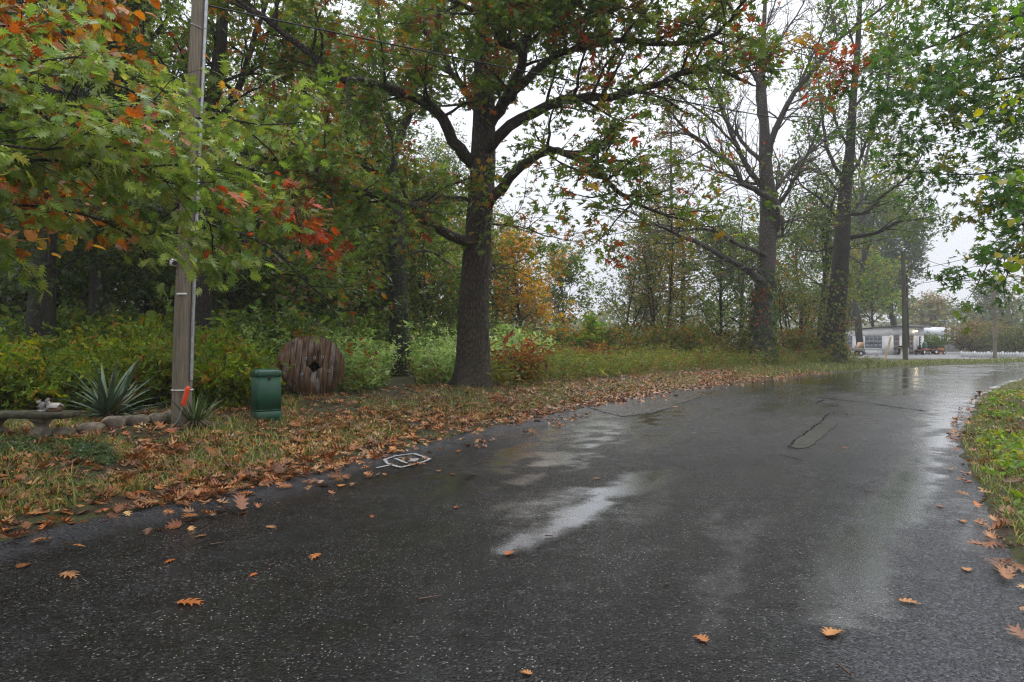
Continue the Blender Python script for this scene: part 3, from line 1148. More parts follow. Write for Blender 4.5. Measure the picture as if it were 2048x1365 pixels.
# the big oak by the road
b0 = on_ground(946, 772)
d = b0[1]
traced_tree('oak_tree', 'massive oak with furrowed brown trunk and spreading limbs beside the road', None, b0,
            [(946, 772), (946, 700), (948, 600), (954, 500), (961, 400), (966, 300), (968, 200), (965, 100), (962, 0), (958, -150), (950, -330)],
            [70, 63, 58, 55, 52, 47, 41, 32, 25, 16, 6], d,
            [([(948, 330), (930, 310), (905, 284), (885, 236), (854, 205), (803, 186), (734, 164), (697, 162), (642, 130), (598, 89), (540, 44), (495, 17), (440, -30)], d, d - 4, .20, .05, dict(t0=.25)),
             ([(945, 492), (925, 482), (874, 458), (826, 420), (768, 390), (700, 376), (642, 362), (598, 331), (530, 314), (461, 300)], d, d - 6, .17, .03, dict(t0=.3)),
             ([(968, 310), (990, 284), (1018, 253), (1069, 226), (1127, 202), (1178, 193), (1247, 191), (1325, 164), (1366, 144), (1418, 136), (1480, 160)], d, d - 4, .20, .04, dict(t0=.3, per=15)),
             ([(965, 415), (987, 396), (1018, 359), (1045, 331), (1076, 307), (1117, 301), (1178, 331), (1213, 362), (1247, 393), (1298, 417), (1383, 441)], d, d - 5, .19, .02, dict(t0=.42, per=12)),
             ([(968, 262), (987, 232), (1007, 208), (1025, 178), (1042, 137), (1049, 92), (1059, 51), (1072, 27), (1095, -40), (1120, -130)], d, d - 2.5, .21, .06),
             ([(1045, 110), (1042, 99), (1007, 85), (987, 51), (946, 24), (905, 0), (840, -50)], d - 1.6, d - 5, .13, .04),
             ([(1020, 195), (1028, 185), (1069, 147), (1110, 116), (1141, 103), (1178, 91), (1247, 80), (1298, 89), (1400, 82), (1452, 51), (1469, 24), (1503, -10)], d - 1, d - 4.5, .13, .03, dict(t0=.3, per=13)),
             ([(966, 235), (944, 205), (919, 164), (891, 126), (867, 85), (843, 48), (815, 0), (790, -60)], d, d + 1.5, .13, .05),
             ([(970, 190), (984, 164), (1008, 130), (1025, 106), (1060, 60), (1090, 10)], d, d + 2.5, .12, .05),
             ([(965, 60), (1010, 20), (1090, 40), (1148, 55), (1178, 27), (1213, 3), (1260, -40)], d, d - 5, .11, .03),
             ([(962, 20), (900, -60), (800, -120), (680, -150)], d, d - 3, .12, .03),
             ([(960, -20), (1050, -120), (1200, -150), (1350, -120)], d, d - 4, .12, .03),
             ([(958, -120), (930, -250), (880, -380)], d, d - 2, .10, .03),
             ([(955, -150), (1020, -300), (1090, -420)], d, d + 2, .10, .03),
             ([(952, 530), (975, 545), (1000, 536), (1025, 537), (1045, 545)], d, d + 2, .05, .01, dict(per=5)),
             ([(965, 440), (1000, 450), (1040, 455), (1085, 470), (1130, 480)], d, d - 2, .04, .008, dict(per=6, t0=.1)),
             ([(940, 400), (880, 395), (820, 430), (760, 470)], d, d - 3, .06, .01, dict(per=9, t0=.3)),
             ],
            SPEC_OAK, OAKLEAF, 'bark', 11, sides=96, step=.055, flare=.62, ridge=.085, uscale=14)

# ivy-clad oak behind the reel
b1 = on_ground(803, 752)
d = b1[1]
traced_tree('oak_tree', 'dark forked oak with ivy on its lower trunk behind the wooden reel', None, b1,
            [(803, 752), (800, 700), (797, 600), (792, 480), (786, 400), (781, 325), (779, 290)],
            [44, 40, 36, 33, 31, 30, 18], d,
            [([(782, 335), (790, 300), (806, 256), (820, 219), (830, 143), (860, 85), (890, 0), (900, -80)], d, d + 2, .20, .05),
             ([(780, 330), (761, 314), (741, 256), (717, 205), (700, 185), (680, 130), (640, 60), (600, -20)], d, d + 1, .19, .05),
             ([(782, 345), (745, 345), (727, 331), (700, 273), (660, 220), (620, 180)], d, d - 2, .12, .03),
             ([(783, 320), (778, 240), (765, 150), (760, 50), (740, -60)], d, d + 2, .14, .04),
             ([(788, 430), (830, 400), (870, 390), (910, 400)], d, d + 2, .08, .02),
             ([(790, 470), (740, 440), (690, 430), (620, 400), (580, 420)], d, d - 2, .09, .02),
             ([(793, 520), (850, 500), (890, 520), (925, 560)], d, d + 3, .06, .015, dict(per=8)),
             ([(795, 560), (740, 540), (690, 560), (640, 560)], d, d + 3, .06, .015, dict(per=10))],
            SPEC_OAK, dict(per=19, size=.215, tm='oak8', pal='oak', spread=.15, t0=.35), 'bark_dark', 12, sides=40)

# oak right behind the utility pole
b2 = gpt(*P(405, 0, 17.5)[:2])
d = 17.5
traced_tree('oak_tree', 'slender dark tree standing right behind the utility pole', None, b2,
            [(405, 770), (405, 640), (405, 560), (408, 450), (414, 330), (427, 200), (440, 100), (446, 0), (450, -120)],
            [38, 34, 33, 32, 30, 28, 24, 20, 10], d,
            [([(408, 466), (440, 463), (475, 465), (527, 488), (570, 525), (640, 590), (690, 650)], d, d - 1, .075, .012, dict(per=9, t0=.3)),
             ([(408, 500), (457, 494), (513, 518), (557, 547), (620, 560), (700, 570)], d, d + 2, .06, .012, dict(per=9, t0=.3)),
             ([(414, 330), (435, 250), (461, 208), (489, 143), (513, 68), (540, -20)], d, d + 1, .14, .05),
             ([(420, 260), (400, 200), (340, 150), (290, 90), (250, 40)], d, d + 1, .09, .03),
             ([(430, 180), (480, 150), (560, 160), (620, 190)], d, d + 2, .06, .015),
             ([(440, 90), (400, 20), (340, -50)], d, d - 1, .08, .03),
             ([(408, 420), (350, 410), (290, 440), (240, 470)], d, d + 2, .06, .012),
             ([(412, 350), (470, 330), (540, 350), (600, 330)], d, d + 1, .06, .012)],
            SPEC_OAK, dict(per=18, size=.20, tm='oak8', pal='oak', spread=.15, t0=.35), 'bark_dark', 13, sides=36)

# two dark trunks in the wood at the left
for k, (tp, tw, d, lm, lab, seed) in enumerate([
    ([(78, 740), (82, 650), (85, 560), (90, 450), (98, 330), (108, 200), (115, 80), (120, -60)], [58, 50, 46, 42, 38, 34, 28, 20], 16.5,
     [([(90, 450), (50, 380), (0, 330), (-60, 280)], 16.5, 16, .09, .02), ([(98, 330), (150, 270), (200, 230), (260, 160)], 16.5, 18, .09, .02),
      ([(100, 300), (60, 200), (20, 120), (-40, 60)], 16.5, 18, .1, .03), ([(110, 160), (170, 90), (220, 20), (260, -60)], 16.5, 17, .1, .03),
      ([(86, 560), (40, 540), (0, 560)], 16.5, 15, .05, .01), ([(86, 560), (125, 545), (150, 520), (170, 500)], 16.5, 18, .05, .01),
      ([(105, 230), (60, 120), (40, 20), (10, -60)], 16.5, 16, .1, .03), ([(88, 480), (140, 460), (200, 480), (250, 520)], 16.5, 18, .05, .01)],
     'thick black trunked tree behind the yellowish shrubs and stone bench', 14),
    ([(198, 720), (199, 620), (201, 540), (206, 450), (226, 300), (255, 150), (274, 40), (288, -80)], [42, 38, 36, 34, 32, 30, 28, 18], 20.5,
     [([(202, 520), (160, 500), (120, 510), (60, 500)], 20.5, 19, .06, .01), ([(204, 480), (250, 470), (300, 500), (340, 540)], 20.5, 19, .06, .01),
      ([(225, 310), (190, 250), (150, 180), (130, 100)], 20.5, 21, .1, .03), ([(230, 280), (290, 220), (340, 160), (380, 60)], 20.5, 22, .1, .03),
      ([(255, 150), (220, 80), (190, 0)], 20.5, 20, .1, .03), ([(262, 110), (320, 60), (350, 0)], 20.5, 21, .1, .03),
      ([(215, 390), (280, 360), (340, 380)], 20.5, 22, .07, .02), ([(210, 420), (150, 380), (90, 400)], 20.5, 22, .07, .02)],
     'dark tree with a trunk leaning towards the pole deep in the wood', 15)]):
    traced_tree('oak_tree', lab, None, gpt(*P(tp[0][0], 0, d)[:2]), tp, tw, d, lm, SPEC_OAK,
                dict(per=18, size=.2, tm='oak8', pal=('dark' if k == 0 else 'green'), spread=.12), 'bark_dark', seed, sides=32)

# half-bare tree across the bend
d = 38.0
BARE = dict(per=.9, size=.2, tm='star', pal='oak', spread=.12)
traced_tree('oak_tree', 'tall half bare tree with grey outreaching limbs near the bend', None, gpt(*P(1523, 0, d)[:2]),
            [(1523, 740), (1525, 690), (1527, 600), (1534, 500), (1536, 400), (1531, 330), (1528, 240), (1524, 150), (1528, 50), (1535, -80)],
            [44, 40, 36, 34, 30, 26, 18, 13, 9, 4], d,
            [([(1545, 470), (1556, 430), (1550, 405), (1520, 385), (1486, 368), (1466, 334), (1418, 297), (1370, 259), (1350, 235), (1310, 190), (1280, 165)], d, d - 4, .24, .03),
             ([(1530, 380), (1500, 344), (1480, 307), (1462, 262), (1435, 205), (1411, 160), (1390, 105), (1370, 60)], d, d - 2, .18, .03),
             ([(1533, 330), (1541, 290), (1561, 239), (1589, 184), (1623, 147), (1657, 102), (1691, 68), (1759, 20), (1800, -10)], d, d - 3, .22, .04),
             ([(1528, 260), (1520, 239), (1514, 170), (1517, 102), (1541, 34), (1560, -40)], d, d + 1, .13, .03),
             ([(1536, 400), (1550, 380), (1589, 334), (1623, 303), (1674, 259), (1708, 239)], d, d + 2, .14, .025),
             ([(1540, 430), (1561, 406), (1589, 361), (1616, 307), (1640, 250), (1660, 180)], d, d - 2, .15, .025),
             ([(1530, 565), (1516, 556), (1483, 533), (1439, 509), (1396, 486), (1352, 468), (1308, 448), (1272, 430), (1225, 410)], d, d - 5, .22, .03),
             ([(1534, 515), (1524, 506), (1483, 492), (1425, 462), (1366, 458), (1300, 450), (1230, 470)], d, d - 3, .16, .02),
             ([(1536, 500), (1545, 480), (1563, 471), (1565, 448), (1556, 410), (1580, 350)], d, d - 1, .13, .03),
             ([(1530, 545), (1510, 538), (1469, 540), (1410, 565)], d, d - 3, .09, .02),
             ([(1530, 330), (1490, 290), (1450, 230), (1440, 160), (1450, 80), (1440, 0)], d, d + 3, .13, .03),
             ([(1526, 180), (1490, 120), (1470, 40), (1450, -40)], d, d - 1, .09, .02),
             ([(1527, 140), (1560, 80), (1600, 20), (1640, -50)], d, d + 1, .09, .02),
             ([(1600, 170), (1650, 50), (1670, -40)], d - 1.5, d - 2, .09, .02),
             ([(1534, 370), (1470, 360), (1400, 330), (1340, 330), (1290, 350)], d, d + 3, .1, .02),
             ([(1530, 460), (1590, 440), (1640, 420), (1680, 380)], d, d + 2, .08, .02, dict(per=3)),
             ([(1480, 300), (1420, 240), (1360, 190), (1310, 120)], d - 1, d - 3, .08, .02)],
            SPEC_BARE, BARE, 'bark_grey', 16, sides=40, flare=.4)

# leafy tree beside it
d = 43.0
traced_tree('oak_tree', 'stout leaning tree with leafy crown and ivied base left of the far pole', None, gpt(*P(1664, 0, d)[:2]),
            [(1664, 735), (1667, 690), (1671, 640), (1680, 540), (1686, 450), (1691, 375), (1700, 300), (1706, 200), (1715, 100), (1720, 0), (1722, -100)],
            [48, 42, 37, 32, 28, 24, 18, 14, 11, 8, 4], d,
            [([(1686, 478), (1730, 470), (1765, 462), (1790, 448), (1835, 438)], d, d - 2, .17, .04, dict(per=9)),
             ([(1690, 435), (1700, 429), (1735, 423), (1756, 399), (1786, 378), (1827, 341), (1850, 300)], d, d - 2, .15, .03),
             ([(1686, 450), (1674, 433), (1640, 399), (1609, 375), (1580, 340)], d, d + 2, .14, .03),
             ([(1691, 375), (1681, 354), (1657, 307), (1647, 256), (1640, 190), (1630, 110)], d, d + 1, .15, .03),
             ([(1692, 370), (1701, 351), (1722, 314), (1742, 259), (1770, 200), (1780, 120)], d, d - 1, .13, .03),
             ([(1680, 500), (1667, 494), (1635, 503), (1595, 500)], d, d + 2, .11, .02),
             ([(1700, 300), (1670, 240), (1660, 150), (1670, 60)], d, d + 1, .1, .02),
             ([(1705, 220), (1750, 160), (1790, 60), (1800, -30)], d, d + 2, .1, .02),
             ([(1714, 110), (1690, 30), (1680, -60)], d, d - 2, .08, .02),
             ([(1690, 440), (1740, 380), (1760, 330)], d, d + 4, .1, .02),
             ([(1690, 400), (1640, 340), (1600, 300)], d, d + 3, .1, .02)],
            dict(SPEC_BG, n=(1.5, 2.4)), dict(per=11, size=.3, tm='star', pal='green', spread=.28), 'bark_dark', 17, sides=36, flare=.4)

# ------------------------------------------------------------------ boughs that hang in from trunks beside the frame
def bough_tree(name, label, base, h, r0, boughs, S, leaf, bark, seed, n_single, single_tm, size_single):
    rng = np.random.default_rng(seed)
    root = thing(name, base, label, 'tree')
    base = np.array(base, float)
    tp = wander(base - [0, 0, .15], np.array([0, 0, 1.0]), h, 24, .03, .03, rng)
    a = Acc()
    rad = r0 * (1 - np.linspace(0, 1, len(tp)) * .7)
    sm = resample3(tp, .12)
    trunk_mesh(a, sm, np.interp(np.linspace(0, 1, len(sm)), np.linspace(0, 1, len(rad)), rad), 32, rng, .5, .06)
    obj('trunk', a, M[bark], root, smooth=True)
    crown = Acc()
    cand = []
    for px, dd, r, op in boughs:
        q = np.array([P(x, y, z) for (x, y), z in zip(px, dd)])
        # the bough leaves the trunk where the traced part points back to
        hz = min(max(q[0][2] - .5, 1.5), h * .95)
        s = np.array([np.interp(hz, tp[:, 2], tp[:, 0]), np.interp(hz, tp[:, 2], tp[:, 1]), hz])
        pts = resample3(np.vstack([s, (s + q[0]) / 2 + [0, 0, .15], q]), .2)
        la, tw = Acc(), []
        grow(la, tw, pts, r, .008, rng, 0, dict(S, **op.get('S', {})), sides=8, t0=op.get('t0', .2))
        obj('limb', la, M[bark], root, smooth=True)
        lf = dict(leaf)
        lf.update({k: v for k, v in op.items() if k in ('per', 'pal', 'size', 'own')})
        res = leaf_cloud(None, tw, rng, **lf)
        if res is not None:
            cand.append(res)
    pos, ax, nr, sz, col, curl = [np.concatenate(c) for c in zip(*cand)]
    # the leaves that show largest are leaves of their own, the rest is the crown
    dist = pos[:, 1]
    inview = (np.abs(pos[:, 0] / dist) < .76) & (np.abs((pos[:, 2] - EYE) / dist) < .51) & (dist > 1)
    score = np.where(inview, sz / dist, 0)
    idx = np.argsort(-score)[:n_single]
    rest = np.setdiff1d(np.arange(len(pos)), idx)
    place(crown, single_tm, pos[rest], ax[rest], nr[rest], sz[rest], np.clip(col[rest], .004, .6), curl[rest])
    o = obj('crown', crown, M['leaf'], root, kind='stuff')
    # a few shared meshes in each colour
    Vt, Qt, Tt = TM[single_tm]
    k = 14
    protos = []
    cc = np.clip(col[idx], .004, .6)
    order = np.argsort(cc[:, 0] / (cc[:, 1] + .01))
    for g in np.array_split(order, k):
        if len(g) == 0:
            continue
        a = Acc()
        Vc = Vt.copy()
        Vc[:, 2] += np.median(curl[idx][g]) * ((Vt[:, 0] - .45) ** 2 * .9 + Vt[:, 1] ** 2 * 2.2)
        a.add(Vc, Qt if len(Qt) else None, Tt, np.median(cc[g], 0))
        me = make_mesh('leaf', a, M['leaf'])
        protos += [(i, me) for i in g]
    import mathutils
    for i, me in protos:
        q = idx[i]
        A = unit(ax[q])
        N = unit(nr[q] - A * (nr[q] @ A))
        Bv = np.cross(N, A)
        mt = mathutils.Matrix(np.column_stack([A, Bv, N]).tolist()).to_quaternion()
        lo = bpy.data.objects.new('leaf', me)
        lo.rotation_mode = 'QUATERNION'
        lo.rotation_quaternion = mt
        lo.location = (pos[q] - base).tolist()
        lo.scale = (float(sz[q]),) * 3
        lo.parent = root
        COL.objects.link(lo)
    return root


NEARLEAF = dict(per=10, size=.128, tm='fallen', pal='oak_near', spread=.07, droop=.55, flat=.75, own=.22)
bough_tree('oak_tree', 'oak with bright green deeply lobed leaves hanging before the utility pole', gpt(-8.9, 6.6), 9, .24,
           [([(-60, 180), (80, 150), (200, 160), (300, 200), (360, 250)], [6.4, 6.5, 6.7, 7.0, 7.2], .04, {}),
            ([(-80, 230), (40, 215), (160, 235), (300, 245), (430, 235), (520, 250), (600, 245)], [6.2, 6.3, 6.6, 7, 7.5, 7.9, 8.3], .05, {}),
            ([(-60, 330), (60, 320), (150, 325), (260, 335), (360, 330), (430, 340)], [5.8, 6.0, 6.2, 6.5, 6.8, 7], .045, {}),
            ([(-80, 300), (0, 290), (90, 300), (170, 290), (250, 300)], [5.5, 5.6, 5.8, 6, 6.2], .04, {}),
            ([(-70, 420), (30, 410), (120, 420), (200, 440), (270, 480), (300, 530)], [6.0, 6.2, 6.4, 6.7, 6.9, 7], .04, dict(S=dict(n=(2.6, 3.4)))),
            ([(200, 330), (300, 345), (380, 400), (420, 450), (425, 500)], [6.8, 7.0, 7.3, 7.5, 7.6], .025, dict(t0=.6)),
            ([(380, 235), (470, 250), (540, 300), (575, 360), (590, 420), (600, 470)], [7.6, 7.9, 8.2, 8.4, 8.5, 8.5], .02, dict(pal='red', t0=.9, per=1.8, S=dict(len=(.5, .35)))),
            ([(-60, 110), (60, 125), (150, 115), (250, 130)], [6.6, 6.7, 7, 7.2], .035, {}),
            ], SPEC_NEAR, NEARLEAF, 'bark_dark', 21, 300, 'fallen', .14)

bough_tree('beech_tree', 'tree with dense orange brown autumn leaves above the green oak boughs', gpt(-10.4, 9.2), 11, .22,
           [([(-60, 60), (40, 50), (120, 40), (200, 30)], [8.6, 8.7, 8.9, 9.2], .04, {}),
            ([(-60, 110), (30, 100), (120, 95), (190, 85)], [8.4, 8.5, 8.7, 8.9], .04, {}),
            ([(-60, 10), (60, 5), (150, -10), (240, -20)], [8.6, 8.8, 9.1, 9.3], .04, {}),
            ([(-60, -60), (60, -70), (200, -60)], [8.6, 8.8, 9.2], .04, {}),
            ([(-60, 380), (10, 385), (60, 400)], [8.2, 8.3, 8.4], .03, {}),
            ([(-60, 470), (0, 440), (50, 430)], [8.2, 8.3, 8.4], .03, {}),
            ], dict(SPEC_NEAR, n=(3.0, 3.6)), dict(per=9, size=.125, tm='round', pal='orange', spread=.08, droop=.5, flat=.7, own=.35), 'bark_dark', 22, 120, 'round', .1)

bough_tree('oak_tree', 'green oak overhanging the right verge with thinning leaf sprays over the road', gpt(17.2, 16.8), 13, .34,
           [([(2200, -20), (2048, 28), (1960, 55), (1880, 88), (1800, 112), (1740, 150)], [15.8, 15.2, 15, 14.8, 14.5, 14.2], .10, dict(per=12)),
            ([(2200, 250), (2080, 238), (2000, 243), (1920, 245), (1840, 250)], [15.5, 15, 14.6, 14.3, 14], .07, dict(S=dict(len=(1.4, .7)))),
            ([(2200, 130), (2060, 150), (1970, 165), (1900, 175), (1840, 190), (1800, 200)], [15.8, 15.2, 15, 14.8, 14.4, 14], .08, {}),
            ([(2200, 330), (2080, 330), (1990, 345), (1910, 350), (1840, 345)], [15.5, 15.2, 14.8, 14.5, 14.3], .06, dict(S=dict(len=(1.1, .6)))),
            ([(2200, 380), (2100, 390), (2040, 400), (1980, 410)], [15, 14.6, 14.2, 14], .05, dict(S=dict(len=(1.0, .5)))),
            ([(2200, 390), (2070, 430), (2015, 480), (1975, 530), (1950, 580)], [14.5, 14, 13.6, 13.3, 13.2], .06, dict(S=dict(len=(.8, .45)))),
            ([(2200, 400), (2080, 460), (2030, 520), (2010, 560)], [13.5, 13, 12.8, 12.8], .05, dict(S=dict(len=(.8, .45)))),
            ([(2200, -120), (2040, -100), (1900, -60), (1820, -20), (1760, 30)], [16, 15.5, 15, 14.6, 14.4], .09, {}),
            ([(2200, 60), (2060, 90), (1980, 120), (1900, 140)], [13.5, 13, 12.8, 12.6], .06, {}),
            ([(2250, -200), (2100, -250), (1950, -250)], [16, 15, 14.5], .09, {}),
            ([(1880, 120), (1800, 150), (1730, 140), (1690, 145)], [14.8, 14.6, 14.4, 14.3], .03, dict(pal='red', t0=.95, S=dict(len=(.8, .45), n=(1.1, 1.8)), per=6)),
            ], dict(SPEC_NEAR, n=(2.9, 3.2), len=(1.7, .75), seg=(.25, .2), r=(.03, .011), rmin=.004, up=0), dict(per=16, size=.175, tm='oak8', pal='right', spread=.12, t0=.3, droop=.35, flat=.7, own=.3), 'bark_dark', 23, 120, 'oak8', .14)

bough_tree('redbud_tree', 'tree with round yellow green leaves at the edge of the right verge', gpt(7.6, 6.6), 6.5, .14,
           [([(2190, 150), (2120, 140), (2085, 160), (2055, 190)], [6.6, 6.4, 6.3, 6.2], .02, {}),
            ([(2170, 230), (2130, 260), (2100, 330), (2080, 380)], [6.4, 6.2, 6.1, 6.1], .02, {}),
            ([(2170, 330), (2120, 370), (2085, 420), (2070, 460)], [6.3, 6.2, 6.0, 6.0], .02, {}),
            ([(2190, 430), (2130, 450), (2090, 490), (2075, 520)], [6.2, 6.0, 5.9, 5.9], .02, {}),
            ([(2170, 60), (2120, 40), (2090, 20), (2060, 40)], [6.6, 6.5, 6.4, 6.3], .02, {}),
            ], dict(SPEC_NEAR, n=(2.8, 3.6), len=(.42, .26)), dict(per=6, size=.068, tm='round', pal='vine', spread=.06, droop=.8, flat=.8, own=.4), 'bark_dark', 24, 150, 'round', .1)


# ------------------------------------------------------------------ the wood behind
def at(px, dd):
    x, y = P(px, 0, dd)[:2]
    return gpt(x, y)


BGL = dict(per=15, size=.21, tm='star', pal='green', spread=.28, own=.35)
rngw = np.random.default_rng(77)


MARKS = [(-1500, -420, 'the leaf strewn verge past the orange beech'), (-420, -200, 'the orange beech'), (-200, 40, 'the stone bench'), (40, 115, 'the thick black trunk'), (115, 170, 'the bench ornaments'), (170, 260, 'the large yucca'), (260, 345, 'the edging stones'), (345, 420, 'the utility pole'),
         (420, 500, 'the shrub right of the pole'), (500, 560, 'the green pedestal'), (560, 640, 'the wooden reel'), (640, 705, 'the pale weeds by the reel'), (705, 775, 'the forked oak'),
         (775, 850, 'the ivied trunk'), (850, 905, 'the gap beside the big oak'), (905, 985, 'the big oak'), (985, 1030, 'the light green bush'), (1030, 1085, 'the golden tree'), (1085, 1150, 'the lone young tree'),
         (1150, 1215, 'the bracken patch'), (1215, 1265, 'the many stemmed tree'), (1265, 1340, 'the pale larch'), (1340, 1385, 'the dark larch'), (1385, 1440, 'the thicket edge'), (1440, 1500, 'the dark young tree'),
         (1500, 1570, 'the half bare tree'), (1570, 1625, 'the yellowing bushy tree'), (1625, 1690, 'the leaning tree'), (1690, 2000, 'the cart of boards'), (2000, 4000, 'the overhanging right oak')]
_used = set()


def where(kind, px):
    """a label by what the thing stands behind or beside"""
    m = [t for a_, b_, t in MARKS if a_ <= px < b_][0]
    for rel in ('behind', 'farther back behind', 'deep in the wood behind', 'far behind'):
        s_ = kind + ' ' + rel + ' ' + m
        if s_ not in _used:
            _used.add(s_)
            return s_
    return s_


def stand(proto, spots, kind, group, px0):
    """copies of a tree, each turned and scaled its own way"""
    proto['label'] = where(kind, px0)
    proto['group'] = group
    for k, (px, dd, sc) in enumerate(sorted(spots, key=lambda q: q[1])):
        loc = at(px, dd)
        copy_tree(proto, loc, rngw.uniform(0, 6.28), (sc * rngw.uniform(.9, 1.1), sc * rngw.uniform(.9, 1.1), sc), where(kind, px))


lab = 'tall green tree among the dense wood behind the shrubs'
t_tall = auto_tree('woodland_tree', lab, None, at(60, 30), 17, 3.5, 4.4, 31, dict(BGL, pal='green', per=17, size=.24), r0=.24, nl=22)
stand(t_tall, [(330, 34, 1.05), (560, 38, 1.1), (180, 44, 1.15), (720, 44, 1.05), (470, 52, 1.2), (900, 50, .95), (20, 48, 1.2), (640, 62, 1.2), (-60, 38, 1.0), (-300, 34, 1.0), (-520, 40, 1.1), (-850, 30, 1.0), (2380, 46, 1.0), (2650, 40, 1.05)], 'tall green tree', 'tall green trees of the wood', 60)
lab = 'dark leafy understorey tree in the shade of the wood'
t_und = auto_tree('woodland_tree', lab, None, at(300, 25), 8.5, 1.0, 3.0, 32, dict(BGL, pal='green', per=20, size=.22), r0=.11, nl=18)
stand(t_und, [(140, 24, 1.0), (20, 23, .95), (480, 27, 1.0), (600, 28, 1.05), (690, 30, .9), (390, 30, 1.1), (860, 33, .95), (760, 34, 1.0), (240, 32, 1.2), (-70, 27, 1.1), (540, 33, 1.1), (80, 33, 1.3), (180, 37, 1.3), (330, 38, 1.3), (460, 42, 1.4), (610, 40, 1.4), (720, 38, 1.2), (820, 42, 1.3), (910, 41, 1.1), (0, 40, 1.5), (-220, 22, 1.0), (-420, 25, 1.1), (-650, 22, 1.0), (-330, 40, 1.5), (-700, 34, 1.4), (2500, 34, 1.1), (2320, 62, 1.3)], 'dark low tree', 'dark understorey trees of the wood', 300)
lab = 'understorey tree with mixed green and yellowish leaves in the wood'
t_mix = auto_tree('woodland_tree', lab, None, at(740, 31), 8, .8, 2.8, 33, dict(BGL, pal='mixed', per=18, size=.22), r0=.10, nl=18)
stand(t_mix, [(560, 31, .9), (440, 36, 1.1), (880, 37, 1.05), (120, 30, .9), (640, 36, 1.2), (990, 44, .9), (660, 48, 1.5)], 'yellowish low tree', 'yellowish understorey trees of the wood', 740)

# single trees that can be told apart in the clearing
auto_tree('maple_tree', 'golden orange tree glowing at the edge of the clearing', None, at(1046, 41), 6.8, 1.2, 2.0, 41, dict(per=20, size=.26, tm='star', pal='yellow', spread=.25), r0=.10, nl=16)
auto_tree('woodland_tree', 'green tree with an orange tipped top beside the golden tree', None, at(1004, 46), 9.2, 1.5, 2.6, 42, dict(per=18, size=.24, tm='star', pal='mixed', spread=.25), r0=.12, nl=18)
auto_tree('young_tree', 'young round topped tree standing alone against the pale sky', None, at(1128, 52), 7.6, 2.0, 2.3, 43, dict(per=18, size=.28, tm='star', pal='green', spread=.2), r0=.10, nl=18, pitch=(R(30), R(60)), multi=1, taper=.9)
auto_tree('young_tree', 'thin many stemmed tree left of the pine in the thicket', None, at(1240, 46), 9.2, 1.8, 2.2, 44, dict(per=13, size=.22, tm='star', pal='green', spread=.22), r0=.07, nl=24, multi=3, pitch=(R(35), R(65)))
auto_tree('young_tree', 'loose leafed tree with brownish leaves in the roadside thicket', None, at(1315, 44), 9.0, 1.2, 2.1, 45, dict(per=12, size=.22, tm='star', pal='mixed', spread=.22), r0=.07, nl=24, multi=3, pitch=(R(35), R(65)))
auto_tree('young_tree', 'dark leafy young tree under the half bare tree', None, at(1440, 41), 7.2, .6, 2.1, 46, dict(per=17, size=.24, tm='star', pal='green', spread=.24), r0=.10, nl=18)
auto_tree('young_tree', 'yellowing bushy tree beside the ivied grey trunk', None, at(1580, 47), 5.6, .4, 2.2, 47, dict(per=14, size=.22, tm='star', pal='mixed', spread=.24), r0=.06, nl=18, multi=3)
auto_tree('young_tree', 'slim ivied trunk with green crown close behind the leaning tree', None, at(1637, 48), 12.5, 5.0, 2.8, 48, dict(per=14, size=.24, tm='star', pal='green', spread=.26), r0=.26, nl=16)
auto_tree('woodland_tree', 'broad green tree filling the gap behind the half bare tree', None, at(1480, 58), 13, 2.2, 4.0, 49, dict(per=16, size=.3, tm='star', pal='green', spread=.32), r0=.2, nl=20)
auto_tree('woodland_tree', 'green tree rising behind the leaning trunk', None, at(1600, 62), 12.5, 2.5, 3.6, 50, dict(per=16, size=.3, tm='star', pal='green', spread=.32), r0=.2, nl=20)
auto_tree('woodland_tree', 'yellow green tree over the low end of the white workshop', None, at(1690, 92), 12.5, 1.5, 5.2, 51, dict(per=12, size=.42, tm='star', pal='mixed', spread=.5), r0=.25, nl=22)
auto_tree('oak_tree', 'big misty oak towering behind the white workshop', None, at(1790, 104), 24, 5, 9.5, 52, dict(per=18, size=.6, tm='star', pal='pine', spread=.6), r0=.5, nl=26, S=dict(SPEC_BG, len=(3.8, 1.7), n=(.9, 1.3), seg=(.8, .6), r=(.1, .04)))
auto_tree('woodland_tree', 'tall misty tree rising between the leaning tree and the far oak', None, at(1722, 78), 36, 12, 6.5, 53, dict(per=4, size=.42, tm='star', pal='far', spread=.6), r0=.4, nl=26, S=dict(SPEC_BG, len=(3.0, 1.5), n=(.8, 1.2), seg=(.8, .6), r=(.08, .03)))
auto_tree('maple_tree', 'small yellow tree against the misty oak', None, at(1748, 88), 12, 4.0, 3.6, 54, dict(per=6, size=.4, tm='star', pal='vine', spread=.45), r0=.2, nl=16)


